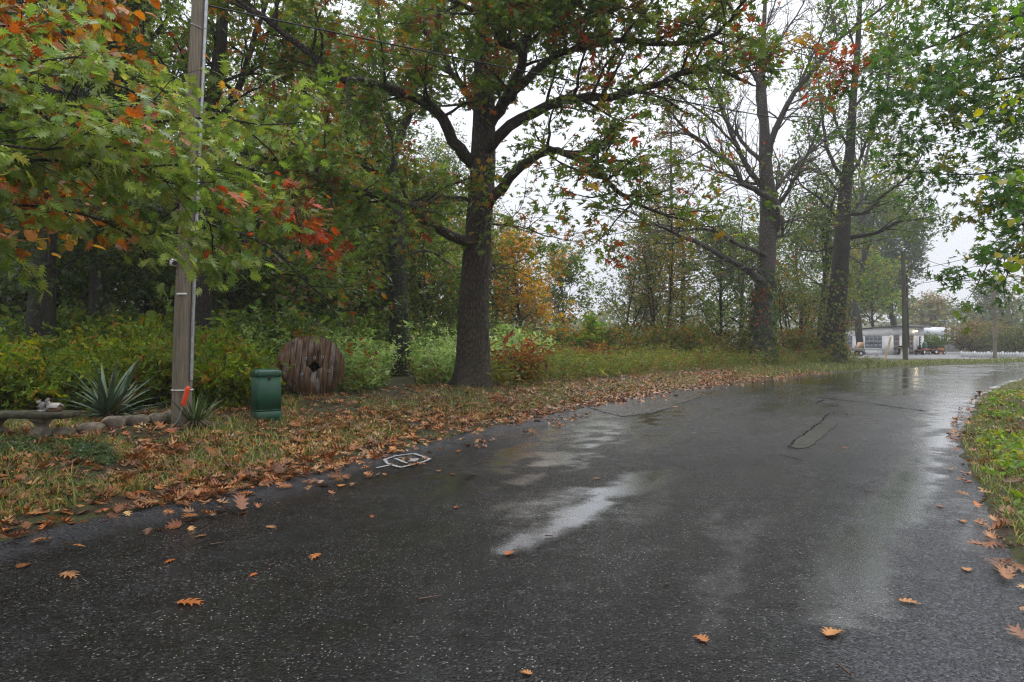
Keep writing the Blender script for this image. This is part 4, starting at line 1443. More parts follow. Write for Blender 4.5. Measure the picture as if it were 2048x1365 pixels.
def conifer(name, label, px, dd, H, Rad, cb, pal, seed, per, bark='bark_grey', r0=.25):
    rng = np.random.default_rng(seed)
    base = at(px, dd)
    root = thing(name, base, label, 'tree')
    wood, tw, crown = Acc(), [], Acc()
    tp = wander(base - [0, 0, .2], np.array([0, 0, 1.0]), H, 26, .012, .03, rng)
    rad = r0 * (1 - np.linspace(0, 1, len(tp))) ** .8 + .015
    wood.tube(tp, rad, 12)
    z = cb
    k = 0
    while z < H - .3:
        t = z / H
        f = t * (len(tp) - 1)
        j = min(int(f), len(tp) - 2)
        p = tp[j] + (tp[j + 1] - tp[j]) * (f - j)
        h = (z - cb) / (H - cb)
        for w in range(4):
            az = w * 1.57 + k * .9 + rng.uniform(-.35, .35)
            ln = Rad * (1 - h) ** .75 * rng.uniform(.5, 1.1) + .3
            pts = wander(p, np.array([math.cos(az), math.sin(az), rng.uniform(-.05, .25)]), ln, max(4, int(ln / .4)), .08, .02, rng)
            wood.tube(pts, np.linspace(min(.05, rad[j] * .5), .01, len(pts)), 4)
            for q in range(max(3, int(ln * 2.2))):
                tk = rng.uniform(.25, 1)
                jj = min(int(tk * (len(pts) - 1)), len(pts) - 2)
                s = wander(pts[jj], (pts[jj + 1] - pts[jj]) + rng.normal(0, .5, 3) * [.6, .6, .15], rng.uniform(.4, .9), 3, .1, .03, rng)
                tw.append(s)
        z += rng.uniform(.45, .85)
        k += 1
    obj('trunk', wood, M[bark], root, smooth=True)
    leaf_cloud(crown, tw, rng, per, .34, 'slim', pal, spread=.12, droop=0, flat=1.0)
    obj('crown', crown, M['leaf_far'], root)


conifer('larch_tree', 'tall pale larch with brownish needles behind the half bare tree', 1338, 62, 24, 3.6, 5.5, 'larch', 61, 9)
conifer('larch_tree', 'straight dark larch with fawn needles in the thicket', 1365, 50, 11, 2.0, 3.0, 'larch', 62, 7, 'bark_dark', .24)
conifer('pine_tree', 'hazy pine rising behind the thicket of young trees', 1290, 74, 19, 3.2, 4, 'larch', 63, 8)


# far wood that reads as one mass
def far_wood():
    rng = np.random.default_rng(91)
    a = Acc()
    N = 26000
    px = rng.uniform(-500, 2700, N)
    dd = rng.uniform(120, 210, N)
    x = (px - CX) / F * dd
    prof = 9 + 9 * fbm(x * .045, dd * .02, 4)
    low = 1 - .55 * np.exp(-((px - 1150) / 90) ** 2) - .35 * np.exp(-((px - 1930) / 120) ** 2)
    prof = prof * np.clip(low, .2, 1)
    lump = .55 + .45 * fbm(x * .25 + 9, dd * .12, 3)
    z = gz(x, dd) + prof * lump * rng.random(N) ** .55
    pos = np.stack([x, dd, z], -1)
    nr = rng.normal(0, .8, (N, 3)) + [0, -.3, .8]
    col = pick('far', N, rng) * np.exp(rng.normal(0, .25, (N, 1)))
    place(a, 'star', pos, rng.normal(0, 1, (N, 3)), nr, 1.15 * np.exp(rng.normal(0, .25, N)), col)
    o = obj('far_wood', a, M['leaf_far'], kind='stuff')
    tag(o, 'misty wood closing the view beyond the clearing and the bend', 'wood')


far_wood()


# ------------------------------------------------------------------ shrubs
def shrub(name, label, base, H, Rx, Ry, n_stem, per, size, pal, seed, tm='clump', mat='leaf_far', group=None, arch=.06, stem='bark_dark', spread=.07, cat='shrub', sub=7, twigs_shown=False):
    rng = np.random.default_rng(seed)
    base = np.array(base, float)
    root = thing(name, base, label, cat, group)
    wood, tw, crown = Acc(), [], Acc()
    for k in range(n_stem):
        az = rng.uniform(0, 6.28)
        rr = rng.uniform(.05, 1) ** .6
        tgt = np.array([math.cos(az) * Rx * rr, math.sin(az) * Ry * rr, H * rng.uniform(.55, 1.05) * (1 - .35 * rr ** 2)])
        st = base + np.array([math.cos(az) * Rx * .35 * rr, math.sin(az) * Ry * .35 * rr, -.05])
        L = np.linalg.norm(tgt)
        pts = wander(st, base + tgt - st, L, 7, .10, -arch * .3, rng)
        wood.tube(pts, np.linspace(.014, .004, len(pts)), 4)
        for q in range(sub):
            t = rng.uniform(.25, 1)
            j = min(int(t * 7), 6)
            s = wander(pts[j], (pts[j + 1] - pts[j]) + rng.normal(0, .16, 3), rng.uniform(.2, .5), 3, .2, -arch, rng)
            if twigs_shown:
                wood.tube(s, [.004, .003, .003, .002], 3)
            tw.append(s)
        tw.append(pts[3:])
    obj('stem', wood, M[stem], root)
    leaf_cloud(crown, tw, rng, per, size, tm, pal, spread=spread, droop=.1, flat=.8, own=.4)
    obj('foliage', crown, M[mat], root)
    return root


YS = [(330, 15.5, 2.1, 1.5, 1.2), (230, 15.0, 1.7, 1.4, 1.2), (110, 14.5, 1.5, 1.4, 1.1), (10, 13.8, 1.55, 1.2, 1.0), (430, 14.6, 1.7, 1.2, .9), (450, 13.0, 1.15, .75, .7), (300, 13.2, 1.2, 1.0, .7), (150, 12.6, .95, 1.0, .6), (40, 12.2, 1.0, .9, .6), (-60, 13, 1.5, 1.1, 1)]
YL = ['tallest yellow green shrub just left of the utility pole', 'wide yellow green shrub behind the large yucca', 'olive green shrub between the large yucca and the black trunk',
      'dark stemmed shrub rising behind the stone bench', 'yellow green shrub to the right of the utility pole', 'orange tinged low shrub beside the green pedestal',
      'low yellowing shrub between yucca and pole', 'low golden green shrub left of the large yucca', 'low straggly shrub behind the stone bench figurine', 'green shrub at the far end of the stone bench']
for k, (px, dd, H, rx, ry) in enumerate(YS):
    shrub('garden_shrub', YL[k], at(px, dd), H, rx, ry, 46, 9, .105, 'shrub', 200 + k, spread=.08)

# dark green bushes at the wood's edge
DS = [(60, 17.5, 2.2, 1.7), (230, 18.5, 2.4, 1.9), (330, 20, 2.4, 1.8), (520, 21, 2.6, 2.0), (600, 23, 2.4, 2.0), (690, 26, 2.6, 2.0), (760, 28, 2.4, 2.0), (860, 30, 2.5, 2.2), (150, 20, 2.6, 1.8), (440, 20.5, 2.3, 1.8), (910, 34, 2.6, 2.2), (990, 37, 2.8, 2.2), (1060, 40, 2.2, 2.2), (1180, 42, 2.0, 2.2), (1110, 44, 2.2, 2.2), (-200, 15, 2.0, 1.9), (-380, 16, 2.2, 1.9), (-620, 15, 2.2, 2.0), (-480, 20, 2.6, 2.2)]
lab = 'dark green bush at the shaded edge of the wood'
pr = shrub('forest_bush', lab, at(DS[0][0], DS[0][1]), 2.3, 1.8, 1.6, 44, 10, .17, 'green', 231, tm='dia', group='bushes at the edge of the wood', spread=.12)
for px, dd, H, rx in DS[1:]:
    copy_tree(pr, at(px, dd), rngw.uniform(0, 6), (rx / 1.8, rx / 1.8, H / 2.3), where('dark green bush', px))
pr['label'] = where('dark green bush', DS[0][0])
lab = 'yellow tinged bush in the tangle below the roadside trees'
TS = [(1240, 40, 1.0), (1330, 40, 1.05), (1400, 39, 1.0), (1475, 40, .95), (1560, 44, 1.1), (1610, 45, 1.1), (1290, 44, 1.3), (1380, 45, 1.3), (1020, 36, .9)]
pr = shrub('thicket_bush', lab, at(1190, 38), 2.2, 1.7, 1.4, 44, 8, .16, 'mixed', 232, tm='dia', group='bushes in the roadside thicket', spread=.12)
for px, dd, s in TS:
    copy_tree(pr, at(px, dd), rngw.uniform(0, 6), s, where('yellow tinged bush', px))
pr['label'] = where('yellow tinged bush', 1190)
shrub('sumac_shrub', 'pale green sumac shrub with drooping leaves in the clearing', at(1185, 38), 3.0, 1.1, 1.0, 18, 12, .3, 'vine', 233, tm='slim', spread=.12)
shrub('sumac_shrub', 'broad leaved light green bush right of the big oak', at(1035, 33), 2.3, 1.3, 1.0, 26, 10, .26, 'frost', 234, tm='slim', spread=.12)


# weeds and ground cover that nobody could count
def weeds(name, label, cat, spots, pal, seed, size, tm, hgt, mat='leaf_far', lean=.5, per=9):
    """spots: (x, y) array with a height for each"""
    rng = np.random.default_rng(seed)
    a = Acc()
    n = len(spots)
    h = hgt * np.exp(rng.normal(0, .3, n)) * (.35 + 1.3 * fbm(spots[:, 0] * .55 + seed, spots[:, 1] * .55, 3))
    g = gz(spots[:, 0], spots[:, 1])
    col0 = pick(pal, n, rng)
    dr = rng.normal(0, lean, (n, 2))
    k = per
    t = rng.random((n, k)) ** .7
    pos = np.stack([spots[:, None, 0] + dr[:, None, 0] * h[:, None] * t ** 1.5, spots[:, None, 1] + dr[:, None, 1] * h[:, None] * t ** 1.5, g[:, None] + h[:, None] * t], -1).reshape(-1, 3)
    m = len(pos)
    pos += rng.normal(0, size * .5, (m, 3)) * [1, 1, .5]
    ax = rng.normal(0, 1, (m, 3)) * [1, 1, .5] + [0, 0, .25]
    nr = rng.normal(0, .6, (m, 3)) + [0, 0, 1]
    col = np.repeat(col0, k, 0) * np.exp(rng.normal(0, .25, (m, 1)))
    place(a, tm, pos, ax, nr, size * np.exp(rng.normal(0, .25, m)), np.clip(col, .004, .6))
    o = obj(name, a, M[mat], kind='stuff')
    return tag(o, label, cat)


def scatter_px(n, px0, px1, d0, d1, rng, left_min=None, left_max=None):
    px = rng.uniform(px0, px1, n * 3)
    dd = d0 + (d1 - d0) * rng.random(n * 3)
    x = (px - CX) / F * dd
    ok = np.ones(len(x), bool)
    if left_min is not None:
        l = sdist(LE, x, dd)
        ok &= (l > left_min) & (l < (left_max or 1e9))
    ok &= ~((np.abs(px - 803) < 34) & (dd < b1[1] + .3))          # nothing stands before the ivied trunk
    s = np.stack([x[ok], dd[ok]], -1)
    return s[:n]


rw = np.random.default_rng(55)
s = scatter_px(2100, 430, 1080, 16.5, 29, rw, 4.8)
keep = fbm(s[:, 0] * .35 + 5, s[:, 1] * .35, 3) > .42
weeds('wildflower_patch', 'pale whitish green flowering weeds around the wooden reel', 'weeds', s[keep], 'frost', 301, .15, 'clump', .95, per=11, lean=.3)
s = scatter_px(2600, 430, 1080, 16, 30, rw, 4.6)
weeds('undergrowth', 'low leafy undergrowth between the reel and the big oak', 'undergrowth', s, 'brush', 302, .12, 'dia', .5, per=10)
s = scatter_px(4200, 960, 1760, 19, 46, rw, 3.0, 11)
weeds('roadside_brush', 'low olive brush between the thicket and the road', 'brush', s, 'brush', 303, .15, 'slim', .62, per=12, lean=.35)
s = np.vstack([scatter_px(500, 1040, 1215, 33, 36, rw), scatter_px(120, 1000, 1060, 20.5, 23, rw, 3.0)])
weeds('bracken_patch', 'rusty brown bracken patch in the clearing', 'bracken', s, 'rust', 304, .22, 'slim', .75, per=12)
s = scatter_px(3600, -420, 470, 14, 34, rw, 5)
weeds('forest_floor_plants', 'dark low plants on the floor of the wood', 'undergrowth', s, 'dark', 305, .17, 'dia', .45, per=7)


# ivy on the trunks
def ivy(label, px_line, dd, wpx, n, seed, pal='ivy', size=.12):
    rng = np.random.default_rng(seed)
    a = Acc()
    q = np.array([P(x, y, dd) for x, y in px_line])
    t = rng.random(n) ** 1.25 * (len(q) - 1)
    j = np.minimum(t.astype(int), len(q) - 2)
    c = q[j] + (q[j + 1] - q[j]) * (t - j)[:, None]
    r = wpx / 2 / F * dd * (1.02 + .3 * np.abs(rng.normal(0, .5, n)) * (1 - t / (len(q) - 1)) + .04)
    az = rng.uniform(0, 6.28, n)
    out = np.stack([np.cos(az), np.sin(az), np.zeros(n)], -1)
    pos = c + out * r[:, None]
    ax = np.stack([-np.sin(az), np.cos(az), -.8 + 0 * az], -1) + rng.normal(0, .4, (n, 3))
    place(a, 'star', pos, ax, out + rng.normal(0, .35, (n, 3)), size * np.exp(rng.normal(0, .25, n)), pick(pal, n, rng) * np.exp(rng.normal(0, .2, (n, 1))))
    o = obj('ivy', a, M['leaf'], origin=c[np.argmin(c[:, 2])])
    tag(o, label, 'ivy')


ivy('ivy climbing the forked oak behind the wooden reel', [(803, 752), (800, 700), (797, 600), (792, 480)], b1[1], 40, 1500, 401)
ivy('dense ivy wrapped round the foot of the half bare tree', [(1523, 730), (1524, 690), (1526, 620), (1530, 540)], 38, 46, 1500, 402, size=.2)
ivy('red creeper on the trunk of the half bare tree', [(1517, 650), (1519, 600), (1522, 570)], 37.7, 30, 160, 403, 'rust', .2)
ivy('ivy and creeper on the stout leaning tree', [(1664, 725), (1667, 690), (1672, 630), (1680, 540)], 43, 44, 1300, 404, 'brush', .22)


# ------------------------------------------------------------------ grass and fallen leaves
def blades(name, label, xy, seed, hgt, pal_cols, width=.010, seg=True, kind='stuff'):
    rng = np.random.default_rng(seed)
    n = len(xy)
    h = hgt * np.exp(rng.normal(0, .35, n))
    az = rng.uniform(0, 6.28, n)
    bend = np.stack([np.cos(az), np.sin(az)], -1) * (h * rng.uniform(.4, 1.5, n))[:, None]
    side = np.stack([-np.sin(az), np.cos(az), 0 * az], -1) * (width * rng.uniform(.6, 1.5, n) / 2)[:, None]
    b = np.column_stack([xy, gz(xy[:, 0], xy[:, 1]) - .01])
    mid = b + np.column_stack([bend * .35, h * .62])
    tip = b + np.column_stack([bend, h])
    V = np.stack([b - side, b + side, mid + side * .8, mid - side * .8, tip], 1).reshape(-1, 3)
    o5 = np.arange(n)[:, None] * 5
    cc = np.array(pal_cols)[rng.integers(0, len(pal_cols), n)] * np.exp(rng.normal(0, .25, (n, 1)))
    a = Acc().add(V, o5 + np.array([[0, 1, 2, 3]]), o5 + np.array([[3, 2, 4]]), np.repeat(cc, 5, 0))
    o = obj(name, a, M['grass'], kind=kind)
    return tag(o, label, 'grass')


GR = [(.14, .195, .034), (.18, .235, .04), (.11, .16, .03), (.22, .21, .055), (.28, .20, .07)]
STRAW = [(.30, .20, .065), (.36, .23, .07), (.20, .14, .045), (.15, .16, .035)]


def strip(n, line, smin, smax, ymin, ymax, rng, power=1.0, sign=1):
    """points beside a road edge, more of them close to the camera"""
    seg = np.linalg.norm(np.diff(line, axis=0), axis=1)
    mid = (line[1:] + line[:-1]) / 2
    w = np.where((mid[:, 1] > ymin) & (mid[:, 1] < ymax), seg / np.maximum(mid[:, 1] + 1, 3) ** power, 0)
    i = rng.choice(len(seg), n, p=w / w.sum())
    t = rng.random(n)[:, None]
    p = line[i] * (1 - t) + line[i + 1] * t
    d_ = unit(line[i + 1] - line[i])
    nl = np.stack([-d_[:, 1], d_[:, 0]], -1) * sign
    return p + nl * (smin + (smax - smin) * rng.random(n))[:, None]


rg = np.random.default_rng(66)
xy = strip(60000, LE, .35, 5.2, 3.5, 40, rg, 1.2)
l = sdist(LE, xy[:, 0], xy[:, 1])
pn = fbm(xy[:, 0] * .9, xy[:, 1] * .9, 4)
green = (pn + .10 * np.sin(l * 1.1)) > .50
blades('verge_grass', 'short green grass tufts on the left verge', xy[green & (l > .5)], 501, .09, GR)
straw = ~green & (l > .35) & (fbm(xy[:, 0] * .6 + 20, xy[:, 1] * .6, 3) > .47)
blades('verge_straw', 'dry straw coloured grass on the leaf strewn verge', xy[straw], 502, .07, STRAW, .008)
xy = np.vstack([strip(12000, RE, .15, 4.0, 3.0, 40, rg, 1.2, -1), strip(6000, RE, .0, .8, 3.0, 30, rg, 1.2, -1)])
blades('verge_grass', 'green grass on the right verge', xy, 503, .075, GR)
xy = strip(16000, LE, .25, 5.0, 30, 75, rg, .6)
blades('far_verge_grass', 'bright mown grass strip before the white workshop', xy, 504, .16, [(.13, .17, .035), (.10, .14, .03), (.17, .17, .045)], .035)
xy = strip(2400, RE, .2, 3.0, 3.2, 22, rg, 1.2, -1)
s = xy[fbm(xy[:, 0] * .8 + 3, xy[:, 1] * .8, 3) > .47]
weeds('ground_ivy', 'leafy green weeds spilling over the right verge', 'weeds', s, 'vine', 506, .055, 'round', .09, mat='leaf', per=7, lean=.6)
s = scatter_px(420, -20, 230, 8.1, 8.8, rg, .9)
weeds('clover_patch', 'soft blue green ground cover below the stone bench', 'weeds', s, 'clover', 507, .045, 'clump', .05, mat='leaf', per=9, lean=.8)

LIT = 1.4 * np.array([(.20, .085, .035), (.24, .115, .05), (.15, .062, .03), (.11, .05, .028), (.27, .16, .085), (.19, .12, .085), (.08, .04, .025), (.25, .09, .03)]) * [1.12, 1.0, .72]


def fallen(xy, rng, lift=.012, tilt=.28):
    n = len(xy)
    inroad = (sdist(LE, xy[:, 0], xy[:, 1]) < 0) & (sdist(RE, xy[:, 0], xy[:, 1]) > 0)
    z = np.where(inroad, .008, gz(xy[:, 0], xy[:, 1])) + lift * (1 + rng.random(n))
    az = rng.uniform(0, 6.28, n)
    ax = np.stack([np.cos(az), np.sin(az), rng.normal(0, tilt, n)], -1)
    nr = rng.normal(0, tilt, (n, 3)) + [0, 0, 1.0]
    return np.column_stack([xy, z]), ax, nr


rl = np.random.default_rng(88)
xy = np.vstack([strip(9000, LE, -.25, 2.6, 3.5, 34, rl, 1.3), strip(5200, LE, .6, 5.2, 5, 34, rl, 1.0), strip(2600, LE, .0, 3.5, 16, 34, rl, .4), strip(900, RE, -.25, 1.6, 3.2, 22, rl, 1.2, -1), strip(420, LE, -1.1, .1, 3.5, 30, rl, 1.1)])
g1 = fbm(xy[:, 0] * .8, xy[:, 1] * .8, 3)
xy = xy[(g1 < .60) | (rl.random(len(xy)) < .35)]
pos, ax, nr = fallen(xy, rl)
sz = .135 * np.exp(rl.normal(0, .25, len(xy)))
col = LIT[rl.integers(0, len(LIT), len(xy))] * np.exp(rl.normal(0, .22, (len(xy), 1)))
curl = rl.normal(.35, .45, len(xy))
dist = np.hypot(pos[:, 0], pos[:, 1])
vis = (np.abs(pos[:, 0] / np.maximum(pos[:, 1], .1)) < .75) & (pos[:, 1] > 3)
order = np.argsort(np.where(vis, dist / sz, 1e9))[:230]
rest = np.setdiff1d(np.arange(len(xy)), order)
a = Acc()
for tm_, sel in (('oak', rest[dist[rest] < 9]), ('oak8', rest[(dist[rest] >= 9) & (dist[rest] < 18)]), ('star', rest[dist[rest] >= 18])):
    place(a, tm_, pos[sel], ax[sel], nr[sel], sz[sel], np.clip(col[sel], .01, .5), curl[sel])
tag(obj('leaf_litter', a, M['litter'], kind='stuff'), 'carpet of brown fallen oak leaves along the verge', 'leaves')


import mathutils


def one_leaf(me, pos, ax, nr, s, label, group=None):
    A = unit(ax)
    N = unit(nr - A * (nr @ A))
    q = mathutils.Matrix(np.column_stack([A, np.cross(N, A), N]).tolist()).to_quaternion()
    o = bpy.data.objects.new('fallen_leaf', me)
    o.rotation_mode = 'QUATERNION'
    o.rotation_quaternion = q
    o.location = pos.tolist()
    o.scale = (float(s),) * 3
    COL.objects.link(o)
    return tag(o, label, 'leaf', group)


def leaf_mesh(col, curl, tm='fallen'):
    Vt, Qt, Tt = TM[tm]
    Vc = Vt.copy()
    Vc[:, 2] += curl * ((Vt[:, 0] - .45) ** 2 * .9 + Vt[:, 1] ** 2 * 2.2)
    return make_mesh('fallen_leaf', Acc().add(Vc, Qt, Tt, np.array(col)), M['litter'])


metas = [leaf_mesh(LIT[k % len(LIT)] * [1, .9, .8] * (.6 + .3 * rl.random()), rl.normal(.3, .35)) for k in range(20)]
for i in order:
    side = 'left' if sdist(LE, pos[i, 0], pos[i, 1]) > -1.0 else 'right'
    one_leaf(metas[rl.integers(20)], pos[i], ax[i], nr[i], sz[i],
             'brown fallen oak leaf on the leaf strewn roadside' if side == 'left' else 'brown fallen oak leaf by the grassy right edge of the road',
             'fallen leaves on the roadside' if side == 'left' else 'fallen leaves along the right edge')

# single leaves on the asphalt, traced
ROADLEAF = [(376, 1208, .17, 0, 'large curled orange oak leaf on the dark asphalt, the biggest one'), (632, 1115, .115, 1, 'fan shaped tan oak leaf on the asphalt'),
            (1017, 1110, .13, 0, 'upturned orange oak leaf at the end of the wet streak'), (1662, 1270, .16, 4, 'pale brown oak leaf on the edge of a wet patch'),
            (1405, 1282, .11, 1, 'small tan oak leaf on the plain grey asphalt'), (1815, 1207, .12, 4, 'light brown narrow leaf on the coarse right asphalt'),
            (135, 1152, .15, 5, 'greyish flat leaf on the near left asphalt'), (342, 1124, .085, 7, 'small golden leaf left of the curled stick'),
            (403, 1075, .10, 5, 'pale pinkish leaf above the curled stick'), (508, 1152, .065, 7, 'tiny orange leaf near the fan shaped leaf'),
            (877, 944, .12, 4, 'pale leaf just below the white paint mark'), (847, 930, .09, 0, 'orange leaf touching the white paint mark'),
            (1193, 959, .10, 0, 'small upright tan leaf in the middle of the lane'), (912, 1017, .09, 0, 'orange brown leaf in mid lane left of the wet streak'),
            (745, 1035, .06, 7, 'very small reddish leaf in the left lane'), (1934, 1142, .11, 4, 'pale leaf close to the right verge'),
            (1880, 1015, .10, 0, 'brown leaf lying by the bright right rut'), (1925, 1045, .12, 1, 'tan leaf by the right verge edge'),
            (905, 950, .10, 3, 'dark brown leaf right of the white paint mark'), (540, 1057, .10, 5, 'greyish leaf at the left edge of the lane'),
            (1055, 1350, .07, 4, 'small pale leaf at the very near asphalt'), (45, 1135, .14, 3, 'dark dull leaf on the coarse left asphalt'),
            (1690, 898, .10, 7, 'small orange leaf beside the broken asphalt patch'), (1350, 815, .16, 0, 'leaf lying beside the dark asphalt patch')]
for k, (px, py, s, c, lab) in enumerate(ROADLEAF):
    x, y = road_pt(px, py)
    r = np.random.default_rng(900 + k)
    az = r.uniform(0, 6.28)
    me = leaf_mesh(LIT[c] * [.95, .8, .65], r.uniform(-.05, .14))
    one_leaf(me, np.array([x, y, .011 + .015 * s]) - .4 * s * np.array([math.cos(az), math.sin(az), 0]), np.array([math.cos(az), math.sin(az), .0]), np.array([r.normal(0, .08), r.normal(0, .08), 1]), s, lab)

TW = [(435, 1093, .12, .5, 'reddish curled stick on the left asphalt'), (862, 1203, .15, .35, 'straight reddish stick on the near asphalt'), (1740, 985, .12, .02, 'short dark stick in the right lane'),
      (545, 1135, .06, 1.0, 'tiny bent twig near the fan shaped leaf'), (1098, 1075, .07, .2, 'thin twig on the bright wet streak'), (1725, 1355, .12, 1.5, 'dark curved twig at the near right asphalt'), (1340, 1175, .06, 1.2, 'small forked twig on grey asphalt')]
twm = plain('wet_twig', (.07, .035, .02), .4, .4)
for k, (px, py, ln, az, lab) in enumerate(TW):
    x, y = road_pt(px, py)
    r = np.random.default_rng(940 + k)
    pts = wander(np.array([x - ln / 2, y, .017]), np.array([math.cos(az), math.sin(az), 0]), ln, 7, .14, 0, r)
    pts[:, 2] = .014
    a = Acc().tube(pts, np.linspace(.006, .0035, len(pts)), 6, cap=True)
    a.tube(np.array([pts[3], pts[3] + [ln * .1, ln * .16, .006]]), [.003, .002], 5, cap=True)
    tag(obj('twig', a, twm, origin=[x, y, .01]), lab, 'twig')


# ------------------------------------------------------------------ utility pole and its fittings
def wood_pole_mat(name, dark, light):
    b = MatB(name)
    g = b.noise(b.geo((60, 60, 2.2)), 1.0, 5, .7)
    g2 = b.noise(b.geo(), 1.7, 4)
    c = b.ramp(g, [(.28, dark), (.5, tuple((x + y) / 2 for x, y in zip(dark, light))), (.75, light)])
    c = b.mix(b.ramp(g2, [(.4, (0, 0, 0)), (.7, (.5, .5, .5))]), c, (.10, .105, .07))
    return b.set(color=c, rough=.75, spec=.25, normal=b.bump(g, .6, .012))


M['pole'] = wood_pole_mat('weathered_pole_wood', (.085, .07, .052), (.34, .29, .22))
M['pole_far'] = wood_pole_mat('dark_pole_wood', (.03, .028, .02), (.12, .11, .08))
M['steel'] = plain('galvanised_steel', (.42, .43, .44), .38, .5, .75, .2, 14, .1)
M['white'] = plain('white_plastic', (.72, .72, .70), .5, .4)
M['black'] = plain('black_rubber', (.014, .014, .014), .6, .3)
M['wire'] = plain('wire_sheath', (.012, .012, .013), .6, .3)


def utility_pole():
    b0 = on_ground(364, 852)
    d = b0[1]
    root = thing('utility_pole', b0, 'weathered grey wooden utility pole with a metal conduit beside the yuccas', 'utility pole')
    line = np.array([b0 - [0, 0, .2], P(364, 820, d), P(370, 600, d), P(384, 300, d), P(399.5, 0, d), P(412, -260, d)])
    wpx = np.array([37, 37, 36, 31, 26.5, 22])
    pts = resample3(line, .15)
    rad = np.interp(pts[:, 2], line[:, 2], wpx / 2 / F * d)
    a = Acc()
    trunk_mesh(a, pts, rad, 28, np.random.default_rng(2), 0.0, .012, uscale=7)
    a.add(np.vstack([pts[-1:], pts[-1] + .0 * rad[-1]]))
    obj('shaft', a, M['pole'], root, smooth=True)
    top = pts[-1]
    obj('pole_cap', Acc().lathe([(0, .03), (rad[-1] * .8, .02), (rad[-1] * 1.03, -.02), (rad[-1] * 1.03, -.05)], top, 20), M['steel'], root)

    def edge(y, side, off=0.0, fwd=.5):
        """a point on the pole's surface at the height of photo row y"""
        z = EYE + (CY - y) / F * d
        c = np.array([np.interp(z, pts[:, 2], pts[:, 0]), np.interp(z, pts[:, 2], pts[:, 1]), z])
        r = np.interp(z, pts[:, 2], rad)
        v = unit(np.array([side, -fwd, 0.0]))
        return c + v * (r + off), c, r
    con = np.array([edge(y, 1, .030, .35)[0] for y in np.linspace(760, -230, 24)])
    obj('conduit', Acc().tube(con, .027, 14, cap=True), M['steel'], root, smooth=True)
    for y in (660, 430, 60, 0, -120, 250):
        p, c, r = edge(y, 1, .03, .35)
        obj('conduit_strap', Acc().tube(np.array([p - [0, 0, .012], p + [0, 0, .012]]), .032, 14, cap=True), M['steel'], root)
    gw = np.array([edge(y, -1, .004, .25)[0] for y in np.linspace(850, -200, 30)])
    obj('ground_wire', Acc().tube(gw, .006, 6), M['pole'], root)
    for y, tilt, m, w in ((57, .10, 'steel', .006), (780, .0, 'white', .011)):
        p, c, r = edge(y, 1)
        aa = np.linspace(0, 2 * math.pi, 33)
        ring = c + np.stack([np.cos(aa) * (r + .01), np.sin(aa) * (r + .01), -np.cos(aa) * tilt * .5], -1)
        obj('band', Acc().tube(ring, w, 6), M[m], root)
    p, c, r = edge(590, .1, .004, 1)
    obj('number_plate', Acc().box(p, (.15, .012, .035), rotz(.05)), M['white'], root)
    # small lamp with its bracket and cable loop
    p, c, r = edge(528, -1, .02, .7)
    lamp = obj('lamp_housing', Acc().lathe([(0, -.05), (.035, -.05), (.05, -.02), (.05, .04), (.03, .06), (0, .06)], p + [-.02, -.03, 0], 16), M['white'], root, smooth=True)
    obj('lamp_lens', Acc().tube(np.array([p + [.01, -.06, -.005], p + [.03, -.085, -.01]]), .032, 14, cap=True), M['black'], lamp)
    obj('bracket', Acc().box(p + [.08, 0, -.055], (.06, .04, .03)), M['white'], root)
    aa = np.linspace(0, math.pi * 1.7, 18)
    obj('cable_loop', Acc().tube(p + np.stack([.03 + .05 * np.cos(aa), -.03 + 0 * aa, -.13 + .05 * np.sin(aa)], -1), .004, 5), M['wire'], root)
    return pts, d


pole_pts, pole_d = utility_pole()


def marker():
    b = on_ground(362, 850) + [-.02, -.28, 0]
    d = b[1]
    root = thing('cable_marker', b, 'bright orange marker sleeve on a slanting stake at the pole foot', 'marker')
    lo, hi = P(358, 838, d), P(376, 775, d)
    b_ = b - [0, 0, .05]
    obj('stake', Acc().tube(np.array([b_, lo, (lo + hi) / 2]), .012, 8), M['steel'], root)
    om = plain('orange_plastic', (.78, .07, .02), .4, .45, var=.1)
    s0 = lo + (hi - lo) * .42
    pts = np.array([s0, s0 + (hi - s0) * .9, hi, hi + unit(hi - s0) * .015])
    obj('orange_sleeve', Acc().tube(pts, [.033, .036, .032, .012], 14, cap=True), om, root, smooth=True)


marker()


# ------------------------------------------------------------------ green pedestal
def rsq(w, r, n=6):
    """rounded square outline"""
    pts = []
    for k, (sx, sy) in enumerate(((1, 1), (-1, 1), (-1, -1), (1, -1))):
        for i in range(n + 1):
            a = k * math.pi / 2 + i / n * math.pi / 2
            pts.append((sx * (w / 2 - r) + r * math.cos(a), sy * (w / 2 - r) + r * math.sin(a)))
    return np.array(pts)


def loft(acc, rings):
    """rings: list of (n,3)"""
    n = len(rings[0])
    V = np.vstack(rings)
    j = np.arange(n)
    Q = np.vstack([np.stack([k * n + j, k * n + (j + 1) % n, (k + 1) * n + (j + 1) % n, (k + 1) * n + j], -1) for k in range(len(rings) - 1)])
    c = rings[-1].mean(0)
    c0 = rings[0].mean(0)
    m = len(V)
    T = np.vstack([np.stack([(len(rings) - 1) * n + j, (len(rings) - 1) * n + (j + 1) % n, np.full(n, m)], -1), np.stack([(j + 1) % n, j, np.full(n, m + 1)], -1)])
    acc.add(np.vstack([V, c, c0]), Q, T)
    return acc


